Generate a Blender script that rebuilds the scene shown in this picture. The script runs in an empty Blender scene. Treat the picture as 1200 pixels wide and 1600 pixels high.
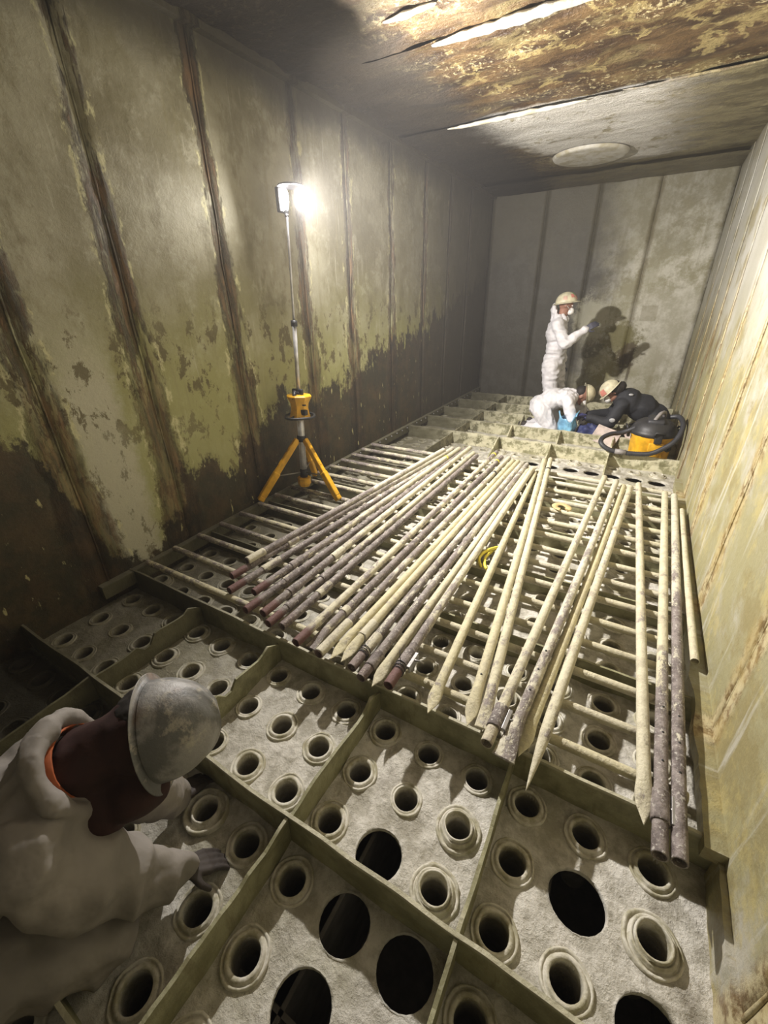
import bpy, bmesh, math, random
from mathutils import Vector, Matrix, noise as mn
random.seed(4)
C = bpy.context.scene
PI = math.pi
# ------------------------------------------------------------------ camera, world, light, exposure
cam = bpy.data.cameras.new('camera'); co = bpy.data.objects.new('camera', cam); C.collection.objects.link(co)
co.location = (0, 0, 1.6); co.rotation_euler = (1.0993, 0.0179, 0.5262)
cam.sensor_fit = 'VERTICAL'; cam.sensor_height = 36; cam.lens = 14.77; cam.clip_start = 0.02
C.camera = co
w = bpy.data.worlds.new('world'); C.world = w; w.use_nodes = True
w.node_tree.nodes['Background'].inputs[0].default_value = (0.5, 0.47, 0.4, 1)
w.node_tree.nodes['Background'].inputs[1].default_value = 0.0
C.view_settings.view_transform = 'Standard'; C.view_settings.look = 'None'
C.view_settings.gamma = 1; C.view_settings.use_curve_mapping = False
C.view_settings.exposure = 0.5
v_ = w.node_tree.nodes.new('ShaderNodeVolumeScatter'); v_.inputs['Density'].default_value = .006; v_.inputs['Anisotropy'].default_value = .35
v_.inputs['Color'].default_value = (1, .97, .95, 1)          # damp air in the tank
w.node_tree.links.new(v_.outputs[0], w.node_tree.nodes['World Output'].inputs['Volume'])
LAMP = Vector((-2.43, 2.84, 2.235))
def light(name, typ, loc, energy, color, size=0.05, rot=None, spot=None, blend=.3):
    l = bpy.data.lights.new(name, typ); o = bpy.data.objects.new(name, l); C.collection.objects.link(o)
    l.energy = energy; l.color = color; o.location = loc
    if typ == 'AREA': l.size = size
    else: l.shadow_soft_size = size
    if rot: o.rotation_euler = Vector(rot).to_track_quat('-Z', 'Y').to_euler()
    if spot: l.spot_size = math.radians(spot); l.spot_blend = blend
    return o
for nm, off, aim, en in (('work_light_front', (.075, 0, 0), (1, .22, -.18), 200), ('work_light_near_side', (.03, -.075, 0), (.55, -1, -.12), 6.5), ('work_light_far_side', (.03, .075, 0), (1, .8, -.2), 50)):
    o_ = light(nm, 'AREA', LAMP + Vector(off), en, (1, .95, .90), .075, aim); o_.data.shape = 'DISK'
light('fill_light', 'POINT', (-1.0, -1.6, 2.0), 1.5, (1, .93, .82), .25)  # added fill behind the camera, no lamp known there

# ------------------------------------------------------------------ shader helper
class G:
    def __init__(s, name):
        s.mat = bpy.data.materials.new(name); s.mat.use_nodes = True; s.t = s.mat.node_tree
        s.b = s.t.nodes['Principled BSDF']
        s.geo = s.t.nodes.new('ShaderNodeNewGeometry'); s.tc = s.t.nodes.new('ShaderNodeTexCoord')
        sp = s.t.nodes.new('ShaderNodeSeparateXYZ'); s.t.links.new(s.geo.outputs['Position'], sp.inputs[0])
        s.P = s.geo.outputs['Position']; s.X, s.Y, s.Z = sp.outputs; s.O = s.tc.outputs['Object']
    def put(s, n, i, v):
        if isinstance(v, bpy.types.NodeSocket): s.t.links.new(v, n.inputs[i])
        elif v is not None:
            if isinstance(v, tuple) and len(v) == 3 and n.inputs[i].type == 'RGBA': v = (*v, 1)
            n.inputs[i].default_value = v
    def m(s, op, a, b=None, c=None, clamp=False):
        n = s.t.nodes.new('ShaderNodeMath'); n.operation = op; n.use_clamp = clamp
        s.put(n, 0, a); s.put(n, 1, b); s.put(n, 2, c); return n.outputs[0]
    def add(s, a, b): return s.m('ADD', a, b)
    def sub(s, a, b): return s.m('SUBTRACT', a, b)
    def mul(s, a, b): return s.m('MULTIPLY', a, b)
    def mx(s, a, b): return s.m('MAXIMUM', a, b)
    def mn(s, a, b): return s.m('MINIMUM', a, b)
    def noise(s, vec, scale, detail=4, rough=.55, dist=0.):
        n = s.t.nodes.new('ShaderNodeTexNoise'); s.put(n, 'Vector', vec); s.put(n, 'Scale', scale)
        s.put(n, 'Detail', detail); s.put(n, 'Roughness', rough); s.put(n, 'Distortion', dist); return n.outputs[0]
    def vec(s, x, y, z):
        n = s.t.nodes.new('ShaderNodeCombineXYZ'); s.put(n, 0, x); s.put(n, 1, y); s.put(n, 2, z); return n.outputs[0]
    def scale(s, v, sc, off=(0, 0, 0)):
        n = s.t.nodes.new('ShaderNodeMapping'); s.put(n, 0, v); s.put(n, 1, off); s.put(n, 3, sc); return n.outputs[0]
    def ss(s, e0, e1, x, lo=0., hi=1.):
        n = s.t.nodes.new('ShaderNodeMapRange'); n.interpolation_type = 'SMOOTHSTEP'
        s.put(n, 0, x); s.put(n, 1, e0); s.put(n, 2, e1); s.put(n, 3, lo); s.put(n, 4, hi); return n.outputs[0]
    def mix(s, f, a, b):
        n = s.t.nodes.new('ShaderNodeMix'); n.data_type = 'RGBA'; s.put(n, 0, f); s.put(n, 6, a); s.put(n, 7, b); return n.outputs[2]
    def ramp(s, x, pts):            # scalar curve through the points (position 0..1, value)
        n = s.t.nodes.new('ShaderNodeValToRGB'); s.put(n, 0, x); e = n.color_ramp.elements
        while len(e) < len(pts): e.new(.5)
        for k, (p, v) in enumerate(pts): e[k].position = p; e[k].color = (v, v, v, 1)
        return n.outputs[0]
    def out(s, col, rough=.6, bump=None, dist=.01, metal=0., bstr=1.0):
        s.put(s.b, 'Base Color', col); s.put(s.b, 'Roughness', rough); s.put(s.b, 'Metallic', metal)
        if bump is not None:
            n = s.t.nodes.new('ShaderNodeBump'); s.put(n, 'Height', bump); n.inputs['Distance'].default_value = dist
            n.inputs['Strength'].default_value = bstr
            s.t.links.new(n.outputs[0], s.b.inputs['Normal'])
        return s.mat
M = {}
def simple(name, col, rough=.5, metal=0., bscale=None, bd=.003, var=.25):
    g = G(name); n = g.noise(g.O, bscale or 12, 4)
    c = g.mix(g.ss(.3, .7, n), tuple(x * (1 - var) for x in col), tuple(min(1, x * (1 + var * .5)) for x in col))
    M[name] = g.out(c, rough, n, bd, metal); return M[name]

LSEAM = [.33, 1.02, 1.63, 2.40, 3.28, 3.99, 4.83, 5.70, 6.50, 7.30]
RSEAM = [-.1, .75, 1.62, 2.50, 3.38, 4.20, 4.95, 5.70, 6.50, 7.35]
BSEAM = [-1.83, -1.07, -.29]
def seam_dist(g, s, seams):
    d = None
    for y in seams:
        e = g.m('ABSOLUTE', g.sub(s, y)); d = e if d is None else g.mn(d, e)
    return d
def left_wall():
    g = G('soiled_wall_plate'); Y, Z = g.Y, g.Z
    big = g.noise(g.P, 1.1, 9, .66); mid = g.noise(g.P, 4.5, 10, .74); fine = g.noise(g.P, 38, 5, .7)
    drip = g.noise(g.vec(0., g.mul(Y, 9.), g.mul(Z, .75)), 1., 5, .6, .3)
    drip2 = g.noise(g.vec(3., g.mul(Y, 22.), g.mul(Z, 2.)), 1., 5, .6, .2)
    c = g.mix(g.ss(.38, .62, big), (.20, .18, .10), (.36, .34, .245))
    c = g.mix(g.mul(g.ss(.50, .64, mid), .5), c, (.47, .45, .35))
    grime = g.noise(g.scale(g.P, (1, 1.2, .6)), 2.6, 9, .72)
    c = g.mix(g.mul(g.ss(.50, .62, grime), .65), c, (.16, .14, .07))
    low = g.ss(1.9, .9, g.add(Z, g.mul(g.sub(big, .5), 1.3)))
    c = g.mix(g.mul(low, .7), c, (.37, .37, .13))
    c = g.mix(g.mul(g.ss(.56, .72, drip), .45), c, (.24, .215, .11))
    c = g.mix(g.mul(g.ss(.60, .70, drip2), .3), c, (.58, .56, .45))
    # pale clean band by the second seam
    pale = g.mul(g.ss(.20, .10, g.m('ABSOLUTE', g.sub(g.add(Y, g.mul(g.sub(mid, .5), .25)), 1.27))), g.ss(1.6, 1.1, Z))
    c = g.mix(g.mul(pale, .75), c, (.55, .53, .43))
    # splatter band of brown smears at waist height
    sm = g.noise(g.scale(g.P, (1, 1, .6)), 7, 10, .74, .2)
    hb = g.m('MULTIPLY', g.ss(.75, 1.0, Z), g.ss(1.75, 1.35, Z))
    sp = g.mul(g.ss(.535, .575, sm), g.mx(hb, g.mul(g.ss(1.2, .8, Z), .75)))
    c = g.mix(g.mul(sp, .85), c, (.10, .075, .025))
    # rust running down the seams, wider lower down
    wob = g.mul(g.sub(g.noise(g.scale(g.P, (1, 1, .45)), 4.5, 10, .78), .5), .30)
    d = g.add(seam_dist(g, Y, LSEAM), wob)
    wd = g.ramp(g.mul(Z, 1 / 3.1), [(0, .17), (.35, .12), (.6, .085), (1, .06)])
    rust = g.ss(wd, g.mul(wd, .55), d)
    brk = g.mx(g.ss(.42, .54, g.noise(g.scale(g.P, (1, 6, 1.2)), 2.4, 10, .76)), g.mul(g.ss(1.5, .9, Z), .8))
    rust = g.mul(rust, brk)
    rc = g.mix(g.ss(.40, .62, g.noise(g.scale(g.P, (1, 8, 1)), 4, 5)), (.045, .026, .010), (.17, .09, .038))
    c = g.mix(g.mul(rust, .85), c, rc)
    lip = g.mul(g.ss(.022, .0, g.m('ABSOLUTE', g.sub(d, wd))), g.ss(.5, .58, g.noise(g.scale(g.P, (1, 2, 1)), 6, 4, .7)))
    c = g.mix(g.mul(lip, .85), c, (.62, .59, .34))
    # tide line of dark sludge above the floor
    h = g.ramp(g.m('DIVIDE', Y, 8.3), [(0, 1.25), (.10, 1.05), (.135, .12), (.17, .05), (.20, .50), (.27, .50), (.33, .72), (.5, .95), (.75, 1.3), (1, 2.0)])
    e = g.sub(g.add(g.add(h, g.mul(g.sub(g.noise(g.scale(g.P, (1, 1, .7)), 2.6, 11, .74), .5), 1.5)), g.mul(g.sub(drip, .5), .5)), Z)
    dark = g.ss(-.05, .05, e)
    dc = g.mix(g.ss(.4, .65, mid), (.022, .017, .008), (.065, .038, .016))
    c = g.mix(g.mul(dark, .95), c, dc)
    crumb = g.mul(g.mul(g.ss(.66, .71, g.noise(g.scale(g.P, (1, 3, 1)), 7, 4)), dark), .8)
    c = g.mix(crumb, c, (.55, .5, .25))
    # shade under the roof put into the colour; darker towards the far corner
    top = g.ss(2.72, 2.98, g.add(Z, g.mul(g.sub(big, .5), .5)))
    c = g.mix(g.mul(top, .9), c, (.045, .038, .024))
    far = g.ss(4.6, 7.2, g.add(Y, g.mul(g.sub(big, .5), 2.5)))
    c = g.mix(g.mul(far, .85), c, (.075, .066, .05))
    c = g.mix(g.mul(g.ss(.6, .75, fine), .35), c, (.16, .14, .08))
    hgt = g.add(g.mul(mid, .6), g.add(g.mul(fine, .25), g.mul(rust, .5)))
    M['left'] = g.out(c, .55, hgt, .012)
def right_wall():
    g = G('pale_wall_plate'); Y, Z = g.Y, g.Z
    big = g.noise(g.P, 1.2, 5, .6); mid = g.noise(g.P, 5, 6, .65); fine = g.noise(g.P, 42, 5, .7)
    c = g.mix(g.ss(.35, .65, big), (.34, .325, .265), (.43, .415, .36))
    olive = g.mul(g.ss(.34, .52, g.noise(g.P, 1.9, 9, .68)), g.ss(1.8, .8, Z))
    c = g.mix(g.mul(olive, .8), c, (.25, .225, .095))
    dirt = g.ss(.50, .60, g.noise(g.P, 2.3, 9, .72))
    c = g.mix(g.mul(dirt, .7), c, (.22, .18, .075))
    c = g.mix(g.mul(g.ss(.50, .62, g.noise(g.P, 3.1, 10, .75)), g.mul(g.ss(1.6, 1.0, Z), .55)), c, (.42, .35, .14))
    st = g.noise(g.vec(0., g.mul(Y, 11.), g.mul(Z, .9)), 1., 5, .6, .3)
    c = g.mix(g.mul(g.ss(.56, .68, st), .6), c, (.50, .49, .44))
    wob = g.mul(g.sub(g.noise(g.scale(g.P, (1, 1, .6)), 6, 9, .74), .5), .14)
    d = g.add(seam_dist(g, Y, RSEAM), wob)
    r = g.mul(g.ss(.095, .045, d), g.ss(2.0, 1.3, Z))
    rc = g.mix(g.ss(.40, .56, g.noise(g.P, 16, 8, .75)), (.15, .085, .025), (.48, .41, .24))
    c = g.mix(g.mul(r, .85), c, rc)
    c = g.mix(g.mul(g.mul(g.ss(.16, .04, d), g.ss(.45, .62, mid)), g.mul(.55, g.ss(1.9, 1.2, Z))), c, (.36, .27, .10))
    # dark torn streaks behind the vacuum cleaner
    t = g.mul(g.ss(.52, .58, g.noise(g.vec(0., g.mul(Y, 5.), g.mul(Z, 1.2)), 1., 6, .65)), g.mul(g.ss(4.3, 5.0, Y), g.ss(1.5, 1.1, Z)))
    c = g.mix(g.mul(t, .75), c, (.14, .09, .04))
    spk = g.ss(.70, .76, g.noise(g.P, 24, 3, .6)); c = g.mix(g.mul(spk, .5), c, (.2, .15, .05))
    c = g.mix(g.mul(g.ss(2.75, 3.05, g.add(Z, g.mul(g.sub(big, .5), .6))), .6), c, (.2, .17, .1))
    M['right'] = g.out(c, .5, g.add(g.mul(mid, .6), g.add(g.mul(fine, .3), g.mul(r, .3))), .012)
def back_wall():
    g = G('blotched_wall_plate'); X, Z = g.X, g.Z
    big = g.noise(g.P, 1.3, 9, .68); mid = g.noise(g.P, 4, 10, .74); fine = g.noise(g.P, 36, 5, .7)
    c = g.mix(g.ss(.40, .62, mid), (.30, .275, .17), (.60, .575, .48))
    c = g.mix(g.mul(g.ss(.45, .6, big), .5), c, (.34, .32, .20))
    st = g.noise(g.vec(g.mul(X, 9.), 0., g.mul(Z, .8)), 1., 5, .6, .3)
    c = g.mix(g.mul(g.ss(.52, .66, st), .4), c, (.26, .23, .13))
    dark_left = g.ss(-.45, -1.25, g.add(X, g.add(g.mul(g.sub(big, .5), 1.4), g.mul(g.ss(.6, 1.8, Z), -.15))))  # wall gets darker towards its left end
    c = g.mix(g.mul(dark_left, .92), c, (.038, .033, .024))
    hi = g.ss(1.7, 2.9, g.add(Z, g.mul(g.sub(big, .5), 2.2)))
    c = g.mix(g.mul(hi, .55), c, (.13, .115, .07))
    d = g.add(seam_dist(g, X, BSEAM), g.mul(g.sub(mid, .5), .09))
    c = g.mix(g.mul(g.ss(.07, .02, d), g.mul(.55, g.sub(1., dark_left))), c, (.15, .12, .06))
    def blot(x, z, r, col, f):
        e = g.add(g.m('SQRT', g.add(g.m('POWER', g.sub(X, x), 2.), g.m('POWER', g.mul(g.sub(Z, z), .9), 2.))), g.mul(g.sub(g.noise(g.P, 5, 10, .76), .5), .95))
        return g.mix(g.mul(g.ss(r, r * .45, e), f), c, col)
    c = blot(.2, 1.0, .8, (.60, .575, .49), .35); c = blot(-.9, 1.25, .35, (.50, .48, .36), .6); c = blot(-.38, .92, .34, (.15, .13, .03), .9); c = blot(-.25, .66, .22, (.07, .045, .015), .85)
    c = blot(-.55, .45, .28, (.26, .23, .07), .6); c = blot(-.75, .72, .12, (.06, .05, .03), .6)
    c = blot(-.15, .12, .30, (.60, .58, .48), .5); c = blot(-.62, .50, .16, (.62, .60, .48), .6)
    dr = g.mul(g.ss(.03, .01, g.m('ABSOLUTE', g.sub(g.add(X, g.mul(g.sub(mid, .5), .05)), -.17))), g.mul(g.ss(.2, .35, Z), g.ss(.8, .65, Z)))
    c = g.mix(g.mul(dr, .8), c, (.08, .055, .02))
    pat = g.mul(g.ss(.12, .10, g.m('ABSOLUTE', g.sub(X, -.07))), g.ss(.12, .10, g.m('ABSOLUTE', g.sub(Z, 1.31))))
    c = g.mix(g.mul(pat, .5), c, (.26, .23, .14))
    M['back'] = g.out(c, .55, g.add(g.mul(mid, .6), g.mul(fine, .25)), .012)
def ceiling_mat():
    g = G('rusted_ceiling_plate'); X, Y = g.X, g.Y
    P2 = g.scale(g.P, (.55, 1.3, 1))
    big = g.noise(P2, 1.3, 5, .6); mid = g.noise(P2, 4.5, 7, .68); fine = g.noise(g.P, 30, 6, .7)
    c = g.mix(g.ss(.38, .62, mid), (.040, .021, .009), (.14, .085, .035))
    c = g.mix(g.mul(g.ss(.52, .62, g.noise(P2, 2.6, 8, .72)), .6), c, (.22, .175, .075))
    v = g.noise(g.P, 1.4, 7, .62, .3)
    vein = g.mul(g.mul(g.ss(.022, .010, g.m('ABSOLUTE', g.sub(v, .5))), g.ss(.46, .54, g.noise(g.P, 3.1, 4))), g.ss(-2.1, -1.6, X))
    c = g.mix(g.mul(vein, .5), c, (.45, .36, .15))
    crumbs = g.mul(g.ss(.54, .60, fine), g.ss(.48, .56, g.noise(P2, 2.4, 8, .72)))
    c = g.mix(g.mul(crumbs, .8), c, (.55, .47, .26))
    # pale area across the far bays
    wig = g.add(g.mul(g.sub(mid, .5), .5), g.mul(g.sub(g.noise(g.P, 9, 6, .7), .5), .35))
    e1 = g.ss(4.86, 4.93, g.add(Y, g.mul(wig, .25)))
    e2 = g.ss(-.15, .1, g.add(g.sub(X, g.add(-2.05, g.mul(g.sub(Y, 4.9), .36))), wig))
    e3 = g.ss(.25, -.5, g.add(X, g.mul(wig, 1.2)))
    e4 = g.ss(7.5, 7.1, g.add(Y, wig))
    pale = g.mul(g.mul(e1, e2), g.mul(e3, e4))
    pc = g.mix(g.ss(.35, .65, big), (.60, .57, .51), (.72, .70, .65))
    pc = g.mix(g.mul(g.ss(.56, .64, g.noise(g.P, 3.3, 7, .68)), .8), pc, (.26, .22, .11))
    c = g.mix(g.mul(pale, .93), c, pc)
    mid2 = g.mul(g.mul(e1, g.sub(1., pale)), g.ss(-1.9, -.9, X))
    c = g.mix(g.mul(mid2, .7), c, g.mix(g.ss(.4, .6, mid), (.12, .10, .045), (.30, .27, .15)))
    far = g.ss(7.2, 7.7, Y); c = g.mix(g.mul(far, .6), c, (.13, .11, .07))
    left = g.ss(-1.45, -2.0, g.add(X, g.mul(wig, .6)))  # shade over the lamp painted into the left strip
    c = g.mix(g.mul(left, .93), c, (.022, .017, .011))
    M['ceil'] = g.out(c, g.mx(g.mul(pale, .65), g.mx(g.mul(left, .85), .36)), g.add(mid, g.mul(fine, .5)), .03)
    g2 = G('pale_ceiling_paint'); n = g2.noise(g2.P, 7, 6, .65)
    M['ceilpale'] = g2.out(g2.mix(g2.ss(.4, .65, n), (.60, .58, .52), (.42, .38, .26)), .6, n, .01)
def floor_mats():
    g = G('scaled_tube_plate'); 
    big = g.noise(g.P, 1.6, 5, .6); mid = g.noise(g.P, 9, 7, .68); fine = g.noise(g.P, 55, 6, .7)
    c = g.mix(g.ss(.36, .62, mid), (.36, .335, .27), (.68, .65, .58))
    c = g.mix(g.mul(g.ss(.50, .64, big), .45), c, (.36, .34, .22))
    c = g.mix(g.mul(g.ss(.55, .66, g.noise(g.P, 3.3, 8, .7)), .6), c, (.21, .185, .14))
    c = g.mix(g.mul(g.ss(.62, .7, fine), .35), c, (.2, .18, .13))
    # sludge towards the left wall
    sl = g.ss(-.9, -2.1, g.add(g.X, g.add(g.mul(g.sub(big, .5), 1.2), g.mul(g.ss(2.2, 5., g.Y), .35))))
    c = g.mix(g.mul(sl, .78), c, (.10, .09, .045))
    dark_bays = g.mul(g.ss(-1.45, -1.75, g.add(g.X, g.mul(g.sub(mid, .5), .3))), g.ss(.54, .50, g.Y))  # floor darkest in the near left bays
    c = g.mix(g.mul(dark_bays, .85), c, (.025, .022, .012))
    hgt = g.add(g.mul(mid, 1.), g.mul(fine, .25))
    M['floor'] = g.out(c, .7, hgt, .022)
    g = G('crusted_nozzle_steel'); mid = g.noise(g.P, 14, 6, .65)
    c = g.mix(g.ss(.36, .6, mid), (.36, .33, .22), (.62, .59, .50))
    sl = g.ss(-1.15, -2.35, g.X); c = g.mix(g.mul(sl, .66), c, (.11, .10, .05))
    dark_bays = g.mul(g.ss(-1.5, -1.7, g.X), g.ss(.54, .50, g.Y)); c = g.mix(g.mul(dark_bays, .85), c, (.025, .022, .012))
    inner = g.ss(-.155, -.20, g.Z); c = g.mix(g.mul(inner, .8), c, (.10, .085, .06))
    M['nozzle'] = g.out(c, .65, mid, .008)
    g = G('olive_rib_steel'); mid = g.noise(g.P, 7, 6, .65); st = g.noise(g.scale(g.P, (1, 1, .25)), 14, 5, .6)
    c = g.mix(g.ss(.35, .62, mid), (.18, .17, .085), (.31, .295, .17))
    c = g.mix(g.mul(g.ss(.58, .68, st), .6), c, (.15, .13, .06))
    edge = g.mul(g.ss(-.022, -.006, g.Z), .7); c = g.mix(edge, c, (.52, .49, .36))
    sl = g.ss(-1.3, -2.2, g.add(g.X, g.mul(g.sub(mid, .5), .5))); c = g.mix(g.mul(sl, .8), c, (.07, .062, .035))
    crust = g.mul(g.ss(4.6, 4.95, g.Y), g.ss(.42, .55, g.noise(g.P, 10, 7, .7)))
    c = g.mix(g.mul(g.mul(crust, g.ss(-2.4, -1.5, g.X)), .75), c, (.66, .62, .44))
    M['rib'] = g.out(c, .62, g.add(mid, g.mul(st, .5)), .012)
    simple('lower', (.22, .20, .17), .8)
def pipe_mats():
    for nm in ('crusted_tube', 'weathered_timber_like_tube'):
        g = G(nm); oi = g.t.nodes.new('ShaderNodeObjectInfo')
        sep = g.t.nodes.new('ShaderNodeSeparateColor'); g.t.links.new(oi.outputs['Color'], sep.inputs[0])
        wear, yel, rust = sep.outputs
        va = g.t.nodes.new('ShaderNodeVectorMath'); va.operation = 'ADD'
        g.t.links.new(g.O, va.inputs[0]); g.t.links.new(g.vec(g.mul(oi.outputs['Random'], 60.), 0., 0.), va.inputs[1]); o = va.outputs[0]
        lx = g.t.nodes.new('ShaderNodeSeparateXYZ'); g.t.links.new(g.O, lx.inputs[0])
        a = g.noise(g.scale(o, (1., 3.5, 3.5)), 4.5, 9, .78); b = g.noise(o, 60, 5, .72); cc = g.noise(o, 17, 7, .72)
        paint = g.mix(yel, (.60, .57, .49), (.60, .54, .32))
        paint = g.mix(g.mul(g.ss(.44, .62, cc), .55), paint, (.40, .355, .25))
        paint = g.mix(g.mul(g.ss(.56, .64, g.noise(o, 7, 8, .75)), .7), paint, (.26, .22, .17))
        steel = g.mix(g.ss(.36, .62, cc), (.10, .078, .070), (.27, .23, .21))
        steel = g.mix(g.mul(g.ss(.56, .62, b), .8), steel, (.50, .47, .42))
        wr = g.add(wear, g.mul(oi.outputs['Alpha'], g.mul(.30, g.sub(.45, g.mul(lx.outputs[0], .42)))))
        th = g.sub(1.018, wr)
        mk = g.ss(g.sub(th, .03), g.add(th, .03), g.add(g.add(g.mul(a, .55), g.mul(cc, .30)), g.mul(b, .15)))
        c = g.mix(mk, paint, steel)
        r = g.mul(g.ss(.16, .11, g.add(lx.outputs[0], g.mul(cc, .06))), rust)
        c = g.mix(r, c, (.14, .065, .055))
        c = g.mix(g.mul(g.ss(.70, .74, b), .7), c, (.10, .08, .06))
        M[nm] = g.out(c, .55, g.add(g.mul(cc, .8), g.mul(b, .5)), .011)
left_wall(); right_wall(); back_wall(); ceiling_mat(); floor_mats(); pipe_mats()
simple('yellow', (.80, .43, .02), .4); simple('black', (.018, .018, .020), .45); simple('darkgrey', (.035, .035, .040), .5)
simple('chrome', (.62, .62, .64), .35, .5); simple('greymetal', (.32, .31, .30), .4, .6)
simple('lid', (.030, .029, .030), .5); simple('gripgrey', (.25, .23, .22), .5)
simple('white_suit', (.74, .72, .74), .6, 0, 9, .012, .10); simple('near_suit', (.27, .245, .22), .7, 0, 5, .02, .22)
simple('black_jacket', (.020, .021, .026), .75, 0, 9, .01); simple('patch', (.45, .45, .45), .5)
simple('skin', (.32, .16, .11), .5, 0, 10, .001); simple('mask_white', (.82, .80, .77), .6)
simple('hair', (.02, .015, .012), .7); simple('glove_blue', (.05, .055, .17), .5); simple('glove_dark', (.06, .06, .085), .5)
simple('hat_cream', (.62, .57, .40), .45, 0, 14); simple('stick_red', (.60, .22, .17), .5); simple('stick_green', (.22, .38, .16), .5)
simple('stick_pink', (.68, .44, .34), .5)
simple('maroon', (.035, .010, .007), .8); simple('orange', (.42, .10, .025), .7); simple('boot', (.05, .04, .035), .7)
simple('navy', (.03, .04, .13), .6); simple('bag_blue', (.25, .55, .85), .25, 0, 8, .01, .5); simple('card', (.52, .43, .38), .7)
simple('tape_yellow', (.80, .68, .08), .5); simple('tan', (.55, .42, .20), .6); simple('denim', (.05, .055, .09), .7)
g = G('dirty_hard_hat'); n1 = g.noise(g.O, 7, 5, .6, .6); n2 = g.noise(g.O, 16, 6, .7)
c = g.mix(g.ss(.42, .58, n1), (.13, .13, .125), (.30, .29, .275)); c = g.mix(g.mul(g.ss(.54, .64, n2), .6), c, (.46, .42, .34))
c = g.mix(g.mul(g.ss(.56, .66, g.noise(g.O, 5, 4)), .6), c, (.20, .13, .09)); M['nearhat'] = g.out(c, .5, n2, .004)
g = G('lamp_glow'); g.put(g.b, 'Emission Color', (1, .96, .93)); g.put(g.b, 'Emission Strength', 60.0); M['glow'] = g.out((1, 1, 1), .3)

# ------------------------------------------------------------------ object helpers
def link(o, parent=None):
    C.collection.objects.link(o)
    if parent is not None: o.parent = parent
    return o
def obj(name, bm, mat, parent=None, loc=None, smooth=True):
    if isinstance(bm, bpy.types.Mesh): me = bm
    else:
        me = bpy.data.meshes.new(name); bmesh.ops.recalc_face_normals(bm, faces=bm.faces); bm.to_mesh(me); bm.free()
    if smooth:
        for p in me.polygons: p.use_smooth = True
    me.materials.clear(); me.materials.append(M[mat] if isinstance(mat, str) else mat)
    o = bpy.data.objects.new(name, me)
    if loc is not None: o.location = loc
    return link(o, parent)
def tag(o, label=None, cat=None, group=None, kind=None):
    if label: o['label'] = label
    if cat: o['category'] = cat
    if group: o['group'] = group
    if kind: o['kind'] = kind
    return o
def empty(name, loc, label, cat, group=None, rot=None):
    o = bpy.data.objects.new(name, None); o.location = loc; o.empty_display_size = .1
    if rot is not None: o.rotation_euler = rot
    link(o); return tag(o, label, cat, group)
def box(bm, c, s, rot=None, bev=0.):
    m = Matrix.Translation(c) @ (rot.to_4x4() if rot else Matrix()) @ Matrix.Diagonal((*s, 1))
    r = bmesh.ops.create_cube(bm, size=1, matrix=m)
    if bev:
        ed = list({e for v in r['verts'] for e in v.link_edges})
        bmesh.ops.bevel(bm, geom=ed, offset=bev, segments=2, affect='EDGES', profile=.5)
    return bm
def tube(bm, pts, rad, seg=10, caps=True, closed=False, jit=0.):
    pts = [Vector(p) for p in pts]; n = len(pts)
    if not isinstance(rad, (list, tuple)): rad = [rad] * n
    rings = []; up = Vector((0, 0, 1))
    for i, p in enumerate(pts):
        a = pts[(i - 1) % n] if (closed or i) else p; b = pts[(i + 1) % n] if (closed or i < n - 1) else p
        t = (b - a).normalized()
        if abs(t.dot(up)) > .95: up = Vector((1, 0, 0)) if abs(t.x) < .9 else Vector((0, 1, 0))
        u = t.cross(up).normalized(); v = u.cross(t).normalized(); up = v
        rr = rad[i] * (1 + random.uniform(-jit, jit))
        rings.append([bm.verts.new(p + u * math.cos(k * 2 * PI / seg) * rr + v * math.sin(k * 2 * PI / seg) * rr) for k in range(seg)])
    for i in range(n if closed else n - 1):
        A, B = rings[i], rings[(i + 1) % n]
        for k in range(seg): bm.faces.new((A[k], A[(k + 1) % seg], B[(k + 1) % seg], B[k]))
    if caps and not closed:
        bm.faces.new(rings[0][::-1]); bm.faces.new(rings[-1])
    return bm
def lathe(bm, prof, seg=24, mat=None, cap0=False, cap1=False):
    mat = mat or Matrix(); rings = []
    for r, z in prof:
        rings.append([bm.verts.new(mat @ Vector((r * math.cos(k * 2 * PI / seg), r * math.sin(k * 2 * PI / seg), z))) for k in range(seg)])
    for A, B in zip(rings, rings[1:]):
        for k in range(seg): bm.faces.new((A[k], A[(k + 1) % seg], B[(k + 1) % seg], B[k]))
    if cap0: bm.faces.new(rings[0][::-1])
    if cap1: bm.faces.new(rings[-1])
    return bm
def smoothpath(pts, n=6):
    P = [Vector(p) for p in pts]; out = []
    for i in range(len(P) - 1):
        a, b, c, d = P[max(i - 1, 0)], P[i], P[i + 1], P[min(i + 2, len(P) - 1)]
        for k in range(n):
            t = k / n
            out.append(.5 * ((2 * b) + (c - a) * t + (2 * a - 5 * b + 4 * c - d) * t * t + (3 * b - a - 3 * c + d) * t ** 3))
    return out + [P[-1]]
def axis_mat(p, d, up=(0, 0, 1)):     # local Z along d
    z = Vector(d).normalized(); u = Vector(up)
    if abs(z.dot(u)) > .97: u = Vector((1, 0, 0))
    x = u.cross(z).normalized(); y = z.cross(x)
    return Matrix.Translation(p) @ Matrix((x, y, z)).transposed().to_4x4()

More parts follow.
